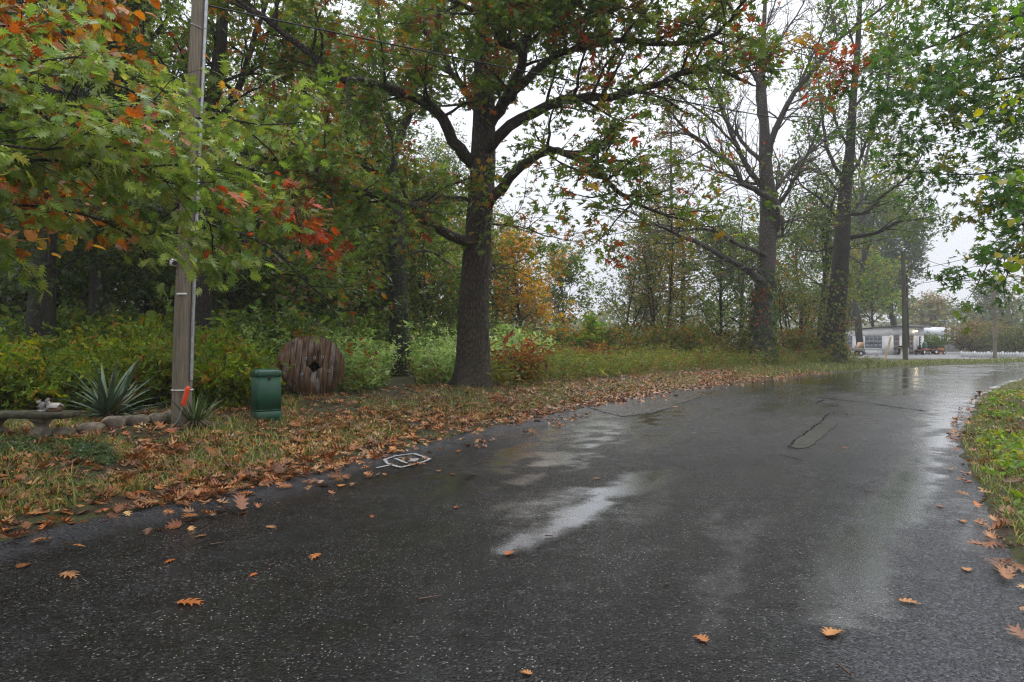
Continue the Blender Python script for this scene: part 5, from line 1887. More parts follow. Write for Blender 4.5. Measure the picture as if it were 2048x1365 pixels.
def pedestal():
    b = on_ground(532, 838)
    d = b[1]
    root = thing('cable_pedestal', b, 'dark green plastic telephone pedestal with a rounded lid next to the reel', 'pedestal')
    W = 50 / F * d
    H = 99 / F * d
    Rz = rotz(.62)

    def ring(w, r, z):
        return np.column_stack([rsq(w, r), np.full(28, 0.0)]) @ Rz.T + b + [0, 0, z]
    bm = MatB('green_pedestal_plastic')
    tc = bm.coord((1, 1, 1))
    wv = bm.voro(tc, 58, 'F1')
    h = bm.ramp(wv, [(.3, (1, 1, 1)), (.5, (0, 0, 0))])
    n = bm.noise(tc, 5, 4)
    g = bm.set(color=bm.ramp(n, [(.3, (.008, .045, .024)), (.7, (.014, .075, .038))]), rough=.5, spec=.35, normal=bm.bump(h, .3, .004))
    g2 = plain('green_lid_plastic', (.014, .068, .038), .3, .5, var=.2)
    obj('base_skirt', loft(Acc(), [ring(W * 1.02, .05, -.1), ring(W * 1.02, .05, .13), ring(W * .99, .05, .14)]), g2, root, smooth=False)
    obj('body', loft(Acc(), [ring(W * .99, .06, .14), ring(W * .975, .06, H * .5), ring(W * .96, .06, H - .12)]), g, root)
    obj('lid', loft(Acc(), [ring(W * .99, .07, H - .125), ring(W * 1.03, .075, H - .10), ring(W * 1.03, .075, H - .045), ring(W * .98, .08, H - .015), ring(W * .86, .09, H), ring(W * .4, .06, H + .006)]), g2, root, smooth=True)
    aa = ring(W * 1.0, .055, .165)
    obj('seam_band', Acc().tube(np.vstack([aa, aa[:1]]), .005, 5), plain('pale_green_band', (.05, .16, .10), .5), root)
    # padlock hasp on the lid
    f = Rz @ np.array([0, -1, 0])
    obj('hasp', Acc().box(b + f * W * .5 + [0, 0, H - .14], (.04, .02, .05), Rz), M['black'], root)


pedestal()


# ------------------------------------------------------------------ wooden cable reel
def reel():
    b = on_ground(629, 793)
    d = b[1]
    root = thing('cable_reel', b, 'large weathered wooden cable reel standing on edge with a diamond hole', 'cable reel')
    Rr = 123 / 2 / F * d
    th = R(33)
    # local frame: X across the face, Y up, Z out of the face towards the viewer
    zf = np.array([math.sin(th) * .9, -math.cos(th), 0])
    zf = unit(zf)
    yf = np.array([0, 0, 1.0])
    xf = np.cross(yf, zf)
    tilt = R(-7)
    Mx = np.column_stack([xf, yf, zf])
    Rt = np.array([[math.cos(tilt), -math.sin(tilt), 0], [math.sin(tilt), math.cos(tilt), 0], [0, 0, 1]])
    Mp = Mx @ Rt
    c = b + [0, 0, Rr - .03]
    width = .78

    def wood(name, c1, c2, c3):
        m = MatB(name)
        oi = m.new('ObjectInfo')
        v = m.coord((1, 1, 1), 'Object')
        add = m.new('VectorMath', operation='ADD')
        m.link(v, add.inputs[0])
        cmb = m.new('CombineXYZ')
        m.link(m.math('MULTIPLY', oi.outputs['Random'], 7.0), cmb.inputs[0])
        m.link(m.math('MULTIPLY', oi.outputs['Random'], 13.0), cmb.inputs[2])
        m.link(cmb.outputs[0], add.inputs[1])
        mp = m.new('Mapping')
        mp.inputs['Scale'].default_value = (34, 34, 1.6)
        m.link(add.outputs[0], mp.inputs['Vector'])
        gr = m.noise(mp.outputs['Vector'], 1.0, 5, .65)
        mp2 = m.new('Mapping')
        mp2.inputs['Scale'].default_value = (3.5, 3.5, 1.1)
        m.link(add.outputs[0], mp2.inputs['Vector'])
        bl = m.noise(mp2.outputs['Vector'], 1.5, 5, .6)
        col = m.ramp(gr, [(.25, c1), (.5, c2), (.75, c3)])
        grey = m.ramp(gr, [(.25, (.07, .055, .046)), (.7, (.33, .265, .225))])
        col = m.mix(m.ramp(bl, [(.47, (0, 0, 0)), (.60, (.9, .9, .9))]), col, grey)
        dk = m.noise(mp2.outputs['Vector'], 3.1, 4)
        col = m.mix(m.ramp(dk, [(.5, (0, 0, 0)), (.64, (.9, .9, .9))]), col, (.014, .008, .006))
        return m.set(color=col, rough=.55, spec=.35, normal=m.bump(gr, .6, .008))
    wm = wood('reel_planks', (.033, .017, .008), (.125, .066, .028), (.24, .14, .062))
    wr = wood('reel_rim_wood', (.04, .014, .006), (.15, .052, .016), (.25, .10, .035))
    hs = .145
    npl = 11
    ed = np.linspace(-Rr, Rr, npl + 1)

    def plank_acc(x0, x1, z0, z1):
        a = Acc()
        xs = np.linspace(max(x0 + .006, -Rr + .012), min(x1 - .006, Rr - .012), 8)
        tops = np.sqrt(np.maximum(Rr * Rr - xs ** 2, 0))
        segs = []
        hit = np.abs(xs) < hs
        if hit.any():
            cut = np.where(hit, hs - np.abs(xs), 0.0)
            segs += [(cut, tops), (-tops, -cut)]
        else:
            segs += [(-tops, tops)]
        for lo, hi in segs:
            n = len(xs)
            V = []
            for z in (z0, z1):
                V += [np.column_stack([xs, lo, np.full(n, z)]), np.column_stack([xs, hi, np.full(n, z)])]
            V = np.vstack(V)
            i = np.arange(n - 1)
            L0, H0, L1, H1 = 0, n, 2 * n, 3 * n
            Q = [np.stack([L1 + i, L1 + i + 1, H1 + i + 1, H1 + i], -1), np.stack([L0 + i + 1, L0 + i, H0 + i, H0 + i + 1], -1),
                 np.stack([H0 + i, H1 + i, H1 + i + 1, H0 + i + 1], -1), np.stack([L1 + i, L0 + i, L0 + i + 1, L1 + i + 1], -1),
                 np.array([[L0, L1, H1, H0], [L1 + n - 1, L0 + n - 1, H0 + n - 1, H1 + n - 1]])]
            a.add(V @ Mp.T + c, np.vstack(Q))
        return a
    rng = np.random.default_rng(4)
    for k in range(npl):
        dz = rng.uniform(-.006, .006)
        obj('plank', plank_acc(ed[k], ed[k + 1], -.035 + .001 * k % 2, .0 + dz), wm, root)

    def disc(z0, z1, r, rin=0.0, n=64):
        aa = np.linspace(0, 2 * math.pi, n, endpoint=False)
        cs = np.stack([np.cos(aa), np.sin(aa)], -1)
        V = np.vstack([np.column_stack([cs * r, np.full(n, z)]) for z in (z0, z1)] + [np.column_stack([cs * rin, np.full(n, z)]) for z in (z0, z1)])
        i = np.arange(n)
        k = (i + 1) % n
        Q = np.vstack([np.stack([i, k, n + k, n + i], -1), np.stack([n + i, n + k, 3 * n + k, 3 * n + i], -1), np.stack([k, i, 2 * n + i, 2 * n + k], -1), np.stack([2 * n + k, 2 * n + i, 3 * n + i, 3 * n + k], -1)])
        return Acc().add(V @ Mx.T + c, Q)
    obj('flange_backing', disc(-.075, -.036, Rr - .012, .19), wr, root)
    obj('rear_flange', disc(-width, -width + .075, Rr, .02), wr, root)
    obj('drum_end', disc(-width + .076, -width + .09, .36, .0), M['black'], root)
    for k in range(22):
        a0 = k / 22 * 2 * math.pi
        ctr = np.array([math.cos(a0) * .40, math.sin(a0) * .40, -width / 2])
        rot = Mx @ np.array([[math.cos(a0), -math.sin(a0), 0], [math.sin(a0), math.cos(a0), 0], [0, 0, 1]])
        obj('stave', Acc().box(Mx @ ctr + c, (.035, .108, width - .15), rot), wr, root)
    # steel tyre on the front rim, bolts with washers
    aa = np.linspace(0, 2 * math.pi, 73)
    rim = np.stack([np.cos(aa) * (Rr - .006), np.sin(aa) * (Rr - .006), np.full(73, -.040)], -1) @ Mx.T + c
    obj('rim_band', Acc().tube(rim, .012, 6), plain('rusty_band', (.07, .03, .016), .7, .3), root, smooth=True)
    s = Rr / 61.5
    ox, oy = 629, 733
    for px, py in ((613, 716.5), (629, 715), (643.5, 713.5), (605.5, 747), (655, 741), (632.5, 761)):
        x, y = (px - ox) * s * 1.08, -(py - oy) * s
        q = np.array([x, y, .003])
        aa = np.linspace(0, 2 * math.pi, 17)
        ring = np.stack([x + np.cos(aa) * .026, y + np.sin(aa) * .026, np.full(17, .010)], -1) @ Mx.T + c
        bolt = obj('bolt_washer', Acc().tube(ring, .0085, 6), M['steel'], root, smooth=True)
        o0 = Mx @ np.array([x, y, .0]) + c
        o1 = Mx @ np.array([x, y, .012]) + c
        obj('bolt_hole', Acc().tube(np.array([o0, o1]), .019, 12, cap=True), M['black'], bolt)


reel()


# ------------------------------------------------------------------ stone bench with its ornaments
def bench():
    conc = plain('mossy_concrete', (.24, .21, .16), .85, .2, var=.55, scale=7, bump=.5, bdist=.01, col2=(.06, .058, .032))
    mossy = plain('mossy_slab', (.075, .07, .045), .85, .2, var=.5, scale=8, bump=.6, bdist=.012, col2=(.022, .024, .012))
    b = on_ground(67, 879)
    d = b[1]
    root = thing('stone_bench', b, 'mossy concrete garden bench with curved pedestal legs under the shrubs', 'bench')
    top = EYE + (CY - 826) / F * d
    rx = P(133, 0, d)[0]
    L = 1.25
    cx = rx - L / 2
    yc = d + .16
    # gently curved slab
    n = 22
    t = np.linspace(-1, 1, n)
    xs = cx + t * L / 2
    bow = .06 * (t ** 2)
    prof = []
    for dy, z in ((-.18, -.075), (-.20, -.055), (-.20, -.02), (-.185, 0), (.185, 0), (.20, -.02), (.20, -.055), (.18, -.075)):
        prof.append((dy, z))
    prof = np.array(prof)
    rings = [np.column_stack([np.full(8, x), yc + prof[:, 0] - bw, top + prof[:, 1]]) for x, bw in zip(xs, bow)]
    obj('seat', loft(Acc(), rings), mossy, root)
    for lx in (b[0], b[0] - .62):
        g = float(gz(lx, yc))
        h = top - .07 - g
        pr = [(.20, -.06), (.20, .06), (.155, .10), (.105, h * .45), (.10, h * .55), (.13, h * .72), (.19, h * .88), (.20, h + .003)]
        n = 24
        aa = np.linspace(0, 2 * math.pi, n, endpoint=False)
        sq = np.sign(np.cos(aa)) * np.abs(np.cos(aa)) ** .6, np.sign(np.sin(aa)) * np.abs(np.sin(aa)) ** .6
        rg = [np.column_stack([lx + sq[0] * w * .62, yc + sq[1] * w * .8, np.full(n, g + z)]) for w, z in pr]
        obj('leg', loft(Acc(), rg), conc, root, smooth=True)
    # squirrel figurine
    st = plain('grey_cast_stone', (.33, .32, .30), .8, .25, var=.5, scale=22, bump=.4, col2=(.09, .085, .075))
    fx = P(71, 0, d)[0]
    f0 = np.array([fx, yc - .03, top])
    fr = thing('squirrel_figurine', f0, 'small grey stone squirrel figurine sitting on the bench', 'figurine')

    def ell(c, r, tl=0.0):
        a = Acc()
        th = np.linspace(0, math.pi, 9)
        pr = np.column_stack([np.sin(th), -np.cos(th)])
        a.lathe(pr, (0, 0, 0), 14)
        V = a.V[0] * np.array(r) @ roty(tl).T + np.array(c) + f0
        a.V[0] = V
        return a
    obj('base', Acc().lathe([(.0, .0), (.06, .0), (.065, .015), (.05, .03), (0, .03)], f0, 16), st, fr)
    obj('body', ell((0, 0, .075), (.045, .04, .058), .25), st, fr, smooth=True)
    hd = obj('head', ell((-.045, 0, .125), (.032, .026, .026), .2), st, fr, smooth=True)
    for s in (-1, 1):
        obj('ear', ell((-.035, s * .014, .152), (.007, .006, .014)), st, hd, smooth=True)
        obj('paw', ell((-.045, s * .02, .07), (.022, .009, .009), -.5), st, fr, smooth=True)
    tail = [(.03, 0, .03), (.075, 0, .045), (.085, 0, .09), (.065, 0, .135), (.075, 0, .165), (.095, 0, .168)]
    tp = resample3(np.array(tail) + f0, .015)
    obj('tail', Acc().tube(tp, np.interp(np.linspace(0, 1, len(tp)), [0, .3, .7, 1], [.014, .028, .03, .010]), 10, cap=True), st, fr, smooth=True)
    # little stone house block
    hx = P(96, 0, d)[0]
    h0 = np.array([hx, yc - .02, top])
    hr = thing('ornament_house', h0, 'tiny brown block with a pale sloping roof on the bench end', 'ornament')
    bw = plain('brown_clay', (.18, .11, .07), .8, .2)
    obj('wall', Acc().box(h0 + [0, 0, .032], (.115, .10, .07)), bw, hr)
    Rm = rotx(.55)
    obj('roof', Acc().box(h0 + [0, -.035, .085], (.135, .10, .018), Rm), plain('pale_roof_stone', (.5, .47, .42), .7, .3), hr)
    obj('roof', Acc().box(h0 + [0, .04, .086], (.135, .09, .018), rotx(-.55)), plain('pale_roof_back', (.45, .43, .39), .7, .3), hr)
    # white ornament at the edge of the frame
    return root


bench()


def stones():
    sm = plain('field_stone', (.20, .165, .12), .7, .3, var=.5, scale=11, bump=.5, bdist=.01, col2=(.06, .05, .036))
    S = [(118, 868, 44, 20, 'dark flat edging stone nearest the bench leg'), (176, 858, 50, 20, 'pale tan edging stone next to the dark one'), (222, 850, 46, 26, 'tall rounded edging stone below the yucca'),
         (268, 845, 52, 24, 'long edging stone in the middle of the border'), (310, 841, 40, 22, 'reddish brown edging stone towards the pole'), (338, 836, 26, 24, 'round edging stone touching the pole'), (245, 840, 26, 16, 'small brown stone tucked behind the border')]
    for k, (px, py, w, h, lab) in enumerate(S):
        b = on_ground(px, py + 6)
        d = b[1]
        r = np.random.default_rng(700 + k)
        th = np.linspace(0, math.pi, 11)
        a = Acc().lathe(np.column_stack([np.sin(th), -np.cos(th)]), (0, 0, 0), 18)
        V = a.V[0]
        nz = 1 + .30 * (fbm(V[:, 0] * 1.4 + 5 * k, V[:, 1] * 1.4 + V[:, 2], 3) - .5) + .12 * (fbm(V[:, 0] * 4 + k, V[:, 2] * 4, 2) - .5)
        sup = np.sign(V) * np.abs(V) ** .75
        V = sup * nz[:, None] * np.array([w / 2 / F * d, .11 + .03 * r.random(), h / 2 / F * d])
        a.V[0] = V @ rotz(r.uniform(-.25, .25)).T + b + [0, .06, h / 2 / F * d * .7]
        tag(obj('edging_stone', a, sm, smooth=True, origin=b), lab, 'stone', 'stones edging the flower bed')


stones()


# ------------------------------------------------------------------ yuccas
def yucca(label, px, py, n, ln, wid, seed, spread, cols, yel=0):
    b = on_ground(px, py)
    root = thing('yucca_plant', b, label, 'yucca')
    rng = np.random.default_rng(seed)
    yb = MatB('yucca_leaf_%d' % seed)
    oi = yb.new('ObjectInfo')
    g = yb.noise(yb.coord((1, 1, 1)), 14, 3)
    cc = yb.ramp(oi.outputs['Random'], [(0, cols[0]), (.5, cols[1]), (1, cols[2])])
    cc = yb.mix(1.0, cc, yb.ramp(g, [(.3, (.7, .7, .7)), (.7, (1.2, 1.2, 1.2))]), 'MULTIPLY')
    ym = yb.set(color=cc, rough=.42, spec=.45)
    yy = plain('yellowed_yucca_leaf', (.36, .20, .03), .5)
    meshes = []
    for v in range(7):
        m = 8
        t = np.linspace(0, 1, m)
        sag = rng.uniform(.05, .75) if v else .04
        x = t * (1 - .12 * sag)
        z = -sag * .42 * t ** 2.4
        w = wid * np.array([.55, .8, 1, 1, .9, .7, .42, .04]) / 2
        V = np.vstack([np.column_stack([x, -w, z + w * .45]), np.column_stack([x, 0 * x, z]), np.column_stack([x, w, z + w * .45])])
        i = np.arange(m - 1)
        Q = np.vstack([np.stack([i, i + 1, m + i + 1, m + i], -1), np.stack([m + i, m + i + 1, 2 * m + i + 1, 2 * m + i], -1)])
        meshes.append(make_mesh('leaf', Acc().add(V, Q), ym, True))
    for k in range(n):
        az = k * 2.399 + rng.uniform(-.25, .25)
        u = (k + .5) / n
        el = R(84) - u ** .75 * spread + rng.normal(0, .08)
        o = bpy.data.objects.new('leaf', meshes[rng.integers(7)])
        o.rotation_euler = (rng.normal(0, .15), -el, az)
        s = ln * rng.uniform(.72, 1.12)
        o.scale = (s, s * .9 + .1, s)
        o.location = (math.cos(az) * .03 + rng.normal(0, .03), math.sin(az) * .03 + rng.normal(0, .03), .02 + .06 * (1 - u))
        o.parent = root
        COL.objects.link(o)
        if yel and k in (34, 47):
            o.data = o.data.copy()
            o.data.materials[0] = yy
    # dry leaves at the foot
    a = Acc()
    m = 36
    aa = rng.uniform(0, 6.28, m)
    for q in range(m):
        dr = np.array([math.cos(aa[q]), math.sin(aa[q]), -.28])
        p0 = b + [dr[0] * .05, dr[1] * .05, .12]
        a.tube(np.array([p0, p0 + dr * .14, p0 + dr * .30 + [0, 0, -.02]]), [.010, .012, .003], 3)
    obj('dead_leaf_skirt', a, plain('dead_yucca_leaf', (.17, .12, .075), .8), root)


yucca('large blue green yucca with long sword leaves behind the edging stones', 218, 838, 96, .98, .062, 801, R(84), [(.055, .10, .05), (.085, .145, .075), (.13, .19, .10)], 2)
yucca('small bright green yucca tuft at the foot of the utility pole', 390, 855, 80, .56, .04, 802, R(58), [(.06, .11, .03), (.09, .15, .04), (.14, .19, .06)], 0)


# ------------------------------------------------------------------ overhead wires and the far poles
def far_pole(label, px, py_base, dd, py_top, wpx, lean=0.0, mat='pole_far', arm=False):
    b = at(px, dd)
    top = P(px + lean, py_top, dd)
    root = thing('utility_pole', b, label, 'utility pole')
    pts = resample3(np.array([b - [0, 0, .2], top]), .4)
    rad = np.linspace(wpx / 2, wpx / 2 * .72, len(pts)) / F * dd
    obj('shaft', Acc().tube(pts, rad, 16, cap=True), M[mat], root, smooth=True)
    for k in range(3):
        p = pts[int(len(pts) * (.55 + .15 * k))]
        obj('bracket', Acc().box(p + [rad[-1] + .05, -.05, 0], (.12, .1, .16)), M['steel'], root)
    if arm:
        obj('insulator', Acc().lathe([(0, 0), (.05, 0), (.06, .05), (.03, .1), (.05, .14), (0, .17)], top + [0, 0, -.01], 12), M['steel'], root)
        obj('conduit', Acc().tube(np.array([pts[3] + [rad[0] + .05, -.05, 0], pts[int(len(pts) * .75)] + [rad[0] + .03, -.05, 0]]), .07, 8, cap=True), M[mat], root)
    return pts


fp1 = far_pole('dark mossy utility pole on the grass before the white workshop', 1811, 722, 57, 503, 10, -5, arm=True)
fp2 = far_pole('thin pale utility pole beside the far picket fence', 1990, 720, 62, 553, 7.5, -1, 'pole')
fp3 = far_pole('utility pole in the trees of the right verge', 2330, 0, 25.5, 270, 20, 0)


def wire(label, a, b, sag, r=.012, n=40):
    t = np.linspace(0, 1, n)[:, None]
    pts = a + (b - a) * t
    pts[:, 2] -= sag * 4 * (t * (1 - t))[:, 0]
    o = obj('overhead_wire', Acc().tube(pts, r, 5), M['wire'], origin=a)
    return tag(o, label, 'wire')


pt = lambda y: np.array([np.interp(EYE + (CY - y) / F * pole_d, pole_pts[:, 2], pole_pts[:, k]) for k in range(3)])
wire('lower overhead wire sagging from the near pole across the oak', pt(8), fp3[-3] + [-.2, -.1, -.4], .42, .013)
wire('upper overhead wire crossing high before the half bare tree', pt(-215), fp3[-1] + [-.1, -.1, -.1], .25, .013)
wire('slack cable looping from the near pole into the trees', pt(58), P(520, 165, 17) + [0, 0, .0], .35, .008)
wire('top wire from the mossy far pole to the thin far pole', fp1[-1], fp2[-1] + [0, 0, -.1], .25, .02)
wire('second wire below the top wire between the far poles', fp1[-4], fp2[-3], .3, .018)
wire('low wire between the mossy pole and the thin pole', fp1[int(len(fp1) * .45)], fp2[int(len(fp2) * .6)], .3, .018)
wire('wire rising from the mossy far pole to the right verge trees', fp1[-5], fp3[-6], .5, .018)
wire('second wire rising from the mossy far pole to the right verge', fp1[-8], fp3[-8], .5, .018)


# ------------------------------------------------------------------ white workshop
def workshop():
    C = np.array([43.4, 78.0])
    u, v = np.array([.81, .587]), np.array([-.587, .81])
    g = 0.0
    base = np.array([*(C + 4 * u + 4 * v), g])
    root = thing('workshop_building', base, 'low white block workshop with a sloping flat roof beyond the bend', 'building')
    B = np.column_stack([np.append(u, 0), np.append(v, 0), [0, 0, 1]])
    blk = MatB('white_painted_block')
    nz = blk.noise(blk.geo(), 1.2, 5)
    n2 = blk.noise(blk.geo((1, 1, .3)), 4, 4)
    wm = blk.set(color=blk.mix(blk.ramp(n2, [(.5, (0, 0, 0)), (.8, (.35, .35, .35))]), blk.ramp(nz, [(.3, (.74, .73, .71)), (.7, (.86, .86, .85))]), (.42, .38, .32)), rough=.7, spec=.3)
    trim = plain('grey_trim', (.16, .155, .15), .6)
    glass = MatB('window_glass')
    glass.set(color=(.20, .22, .23), rough=.1, spec=.6)
    gm = glass.m
    dg = MatB('brown_door_glass').set(color=(.13, .095, .075), rough=.25, spec=.5)

    def lb(name, u0, u1, v0, v1, z0, z1, mat, parent=root):
        c = B @ np.array([(u0 + u1) / 2, (v0 + v1) / 2, (z0 + z1) / 2]) + [*C, g]
        return obj(name, Acc().box(c, (u1 - u0, v1 - v0, z1 - z0), B), mat, parent)
    H = lambda vv: 3.22 - .075 * vv
    LW, LF = 8.6, 8.0
    # front wall pieces round three openings
    ops = [(.4, 1.9), (2.4, 3.4), (4.1, 5.5)]
    e = [0] + [x for o in ops for x in o] + [LF]
    for k in range(0, len(e), 2):
        lb('wall', e[k], e[k + 1], 0, .2, -.1, 2.25, wm)
    lb('wall', 0, LF, .002, .202, 2.25, H(.2) - .02, wm)
    # long side wall round two windows
    wins = [(1.1, 3.05, .75, 2.2), (4.55, 5.75, .75, 2.2)]
    e = [.2] + [x for o in wins for x in o[:2]] + [LW]
    for k in range(0, len(e), 2):
        lb('wall', 0, .2, e[k], e[k + 1], -.1, 2.2, wm)
    for a0, a1, z0, z1 in wins:
        lb('wall', .002, .2, a0, a1, -.1, z0, wm)
    # sloping strip above the windows
    q = np.array([[0, .2, 2.2], [0, LW, 2.2], [0, LW, H(LW) - .02], [0, .2, H(.2) - .02]])
    V = np.vstack([q, q + [.2, 0, 0]])
    V = V @ B.T + [*C, g]
    obj('wall', Acc().add(V, [[0, 3, 2, 1], [4, 5, 6, 7], [0, 1, 5, 4], [3, 7, 6, 2], [1, 2, 6, 5], [0, 4, 7, 3]]), wm, root)
    lb('wall', LF - .2, LF, .2, LW, -.1, 2.5, wm)
    lb('wall', .2, LF - .2, LW - .2, LW, -.1, 2.5, wm)
    # roof with fascia
    r = np.array([[-.25, -.55, 0], [LF + .45, -.55, 0], [LF + .45, LW + .3, 0], [-.25, LW + .3, 0]])
    z = H(r[:, 1])
    bot, top = r.copy(), r.copy()
    bot[:, 2], top[:, 2] = z, z + .14
    V = np.vstack([bot, top]) @ B.T + [*C, g]
    roof = obj('roof', Acc().add(V, [[0, 3, 2, 1], [4, 5, 6, 7], [0, 1, 5, 4], [1, 2, 6, 5], [2, 3, 7, 6], [3, 0, 4, 7]]), plain('tar_roof', (.10, .095, .09), .8), root)
    lb('fascia', -.26, LF + .46, -.60, -.553, H(-.55) - .06, H(-.55) + .17, trim, roof)
    # windows
    for a0, a1, z0, z1 in wins:
        w = lb('window', .06, .10, a0 + .002, a1 - .002, z0 + .002, z1 - .002, plain('window_back', (.35, .35, .35), .6))
        nc, nr_ = 4, 3
        for i in range(nc):
            for j in range(nr_):
                lb('pane', .030, .045, a0 + (a1 - a0) * i / nc + .03, a0 + (a1 - a0) * (i + 1) / nc - .03, z0 + (z1 - z0) * j / nr_ + .03, z0 + (z1 - z0) * (j + 1) / nr_ - .03, gm, w)
        for i in range(nc + 1):
            x = a0 + (a1 - a0) * i / nc
            lb('mullion', .01, .05, x - .028 if i else x + .003, x + .028 if i < nc else x - .003, z0, z1, M['steel'], w)
        lb('sill', -.08, .06, a0 - .08, a1 + .08, z0 - .09, z0 - .003, wm, w)
    # glazed doors
    for k, (a0, a1) in enumerate(ops):
        dr = lb('door', a0 + .003, a1 - .003, .10, .15, .0, 2.245, plain('door_frame_%d' % k, (.20, .17, .15), .6))
        for i in range(2):
            for j in range(4):
                lb('pane', a0 + (a1 - a0) * i / 2 + .07, a0 + (a1 - a0) * (i + 1) / 2 - .07, .085, .098, .12 + j * .53, .12 + j * .53 + .46, dg, dr)
    # lit lamp under the eave
    lp = B @ np.array([5.5, -.25, 2.88]) + [*C, g]
    lm = obj('wall_lamp', Acc().lathe([(.0, .12), (.12, .1), (.16, 0), (.14, -.01), (.0, .05)], lp, 14), trim, root)
    em = MatB('lit_bulb').set(color=(1, .8, .5), emit=(1.0, .72, .38), emit_s=14.0)
    th = np.linspace(0, math.pi, 8)
    obj('bulb', Acc().lathe(np.column_stack([np.sin(th) * .11, -np.cos(th) * .11]), lp - [0, 0, .08], 12), em, lm)
    return C, u, v


wC, wu, wv = workshop()


def wpos(a, b):
    q = wC + wu * a + wv * b
    return np.array([q[0], q[1], float(gz(q[0], q[1])) + .03])


# ------------------------------------------------------------------ yard things
def tractor(label, loc, rz, col):
    root = thing('lawn_tractor', loc, label, 'lawn tractor')
    Rm = rotz(rz)
    red = plain('tractor_paint_%d' % int(col[0] * 1000), col, .45, .5)

    def bx(name, c, s, m, parent=root, r=None):
        return obj(name, Acc().box(Rm @ np.array(c) + loc, s, Rm if r is None else Rm @ r), m, parent)
    bx('hood', (.5, 0, .55), (.7, .42, .3), red)
    bx('grille', (.86, 0, .53), (.03, .38, .24), M['black'])
    bx('chassis', (0, 0, .36), (1.5, .4, .12), M['black'])
    bx('fender', (-.48, 0, .52), (.6, .85, .1), red)
    st = bx('seat', (-.45, 0, .66), (.36, .42, .1), M['black'])
    bx('backrest', (-.62, 0, .82), (.08, .4, .3), M['black'], st)
    bx('mower_deck', (.0, 0, .22), (.7, 1.0, .12), red)
    sw = Rm @ np.array([.02, 0, .82]) + loc
    aa = np.linspace(0, 2 * math.pi, 15)
    obj('steering_wheel', Acc().tube(sw + np.stack([np.cos(aa) * .16, np.sin(aa) * .16, np.cos(aa) * .06], -1), .018, 5), M['black'], root)
    obj('steering_column', Acc().tube(np.array([sw, sw + Rm @ np.array([.15, 0, -.3])]), .025, 6), M['black'], root)
    for x, r, w in ((-.5, .30, .2), (.62, .2, .14)):
        for s in (-1, 1):
            c0 = Rm @ np.array([x, s * .42 - w / 2 * s, r]) + loc
            c1 = Rm @ np.array([x, s * .42 + w / 2 * s, r]) + loc
            wh = obj('wheel', Acc().tube(np.array([c0, c0 + (c1 - c0) * .15, c0 + (c1 - c0) * .85, c1]), [r * .85, r, r, r * .85], 16, cap=True), M['black'], root, smooth=True)
            obj('rim', Acc().tube(np.array([c1, c1 + (c1 - c0) * .06]), r * .5, 12, cap=True), M['white'], wh)


tractor('rusty red lawn tractor parked behind the mossy pole', wpos(3.0, -2.0), .5, (.30, .05, .025))
tractor('orange lawn tractor parked by the glazed doors', wpos(5.6, -2.4), .2, (.42, .11, .025))
tractor('dark red lawn tractor out on the gravel by the small house', wpos(12.5, 3.0), 2.6, (.18, .03, .025))


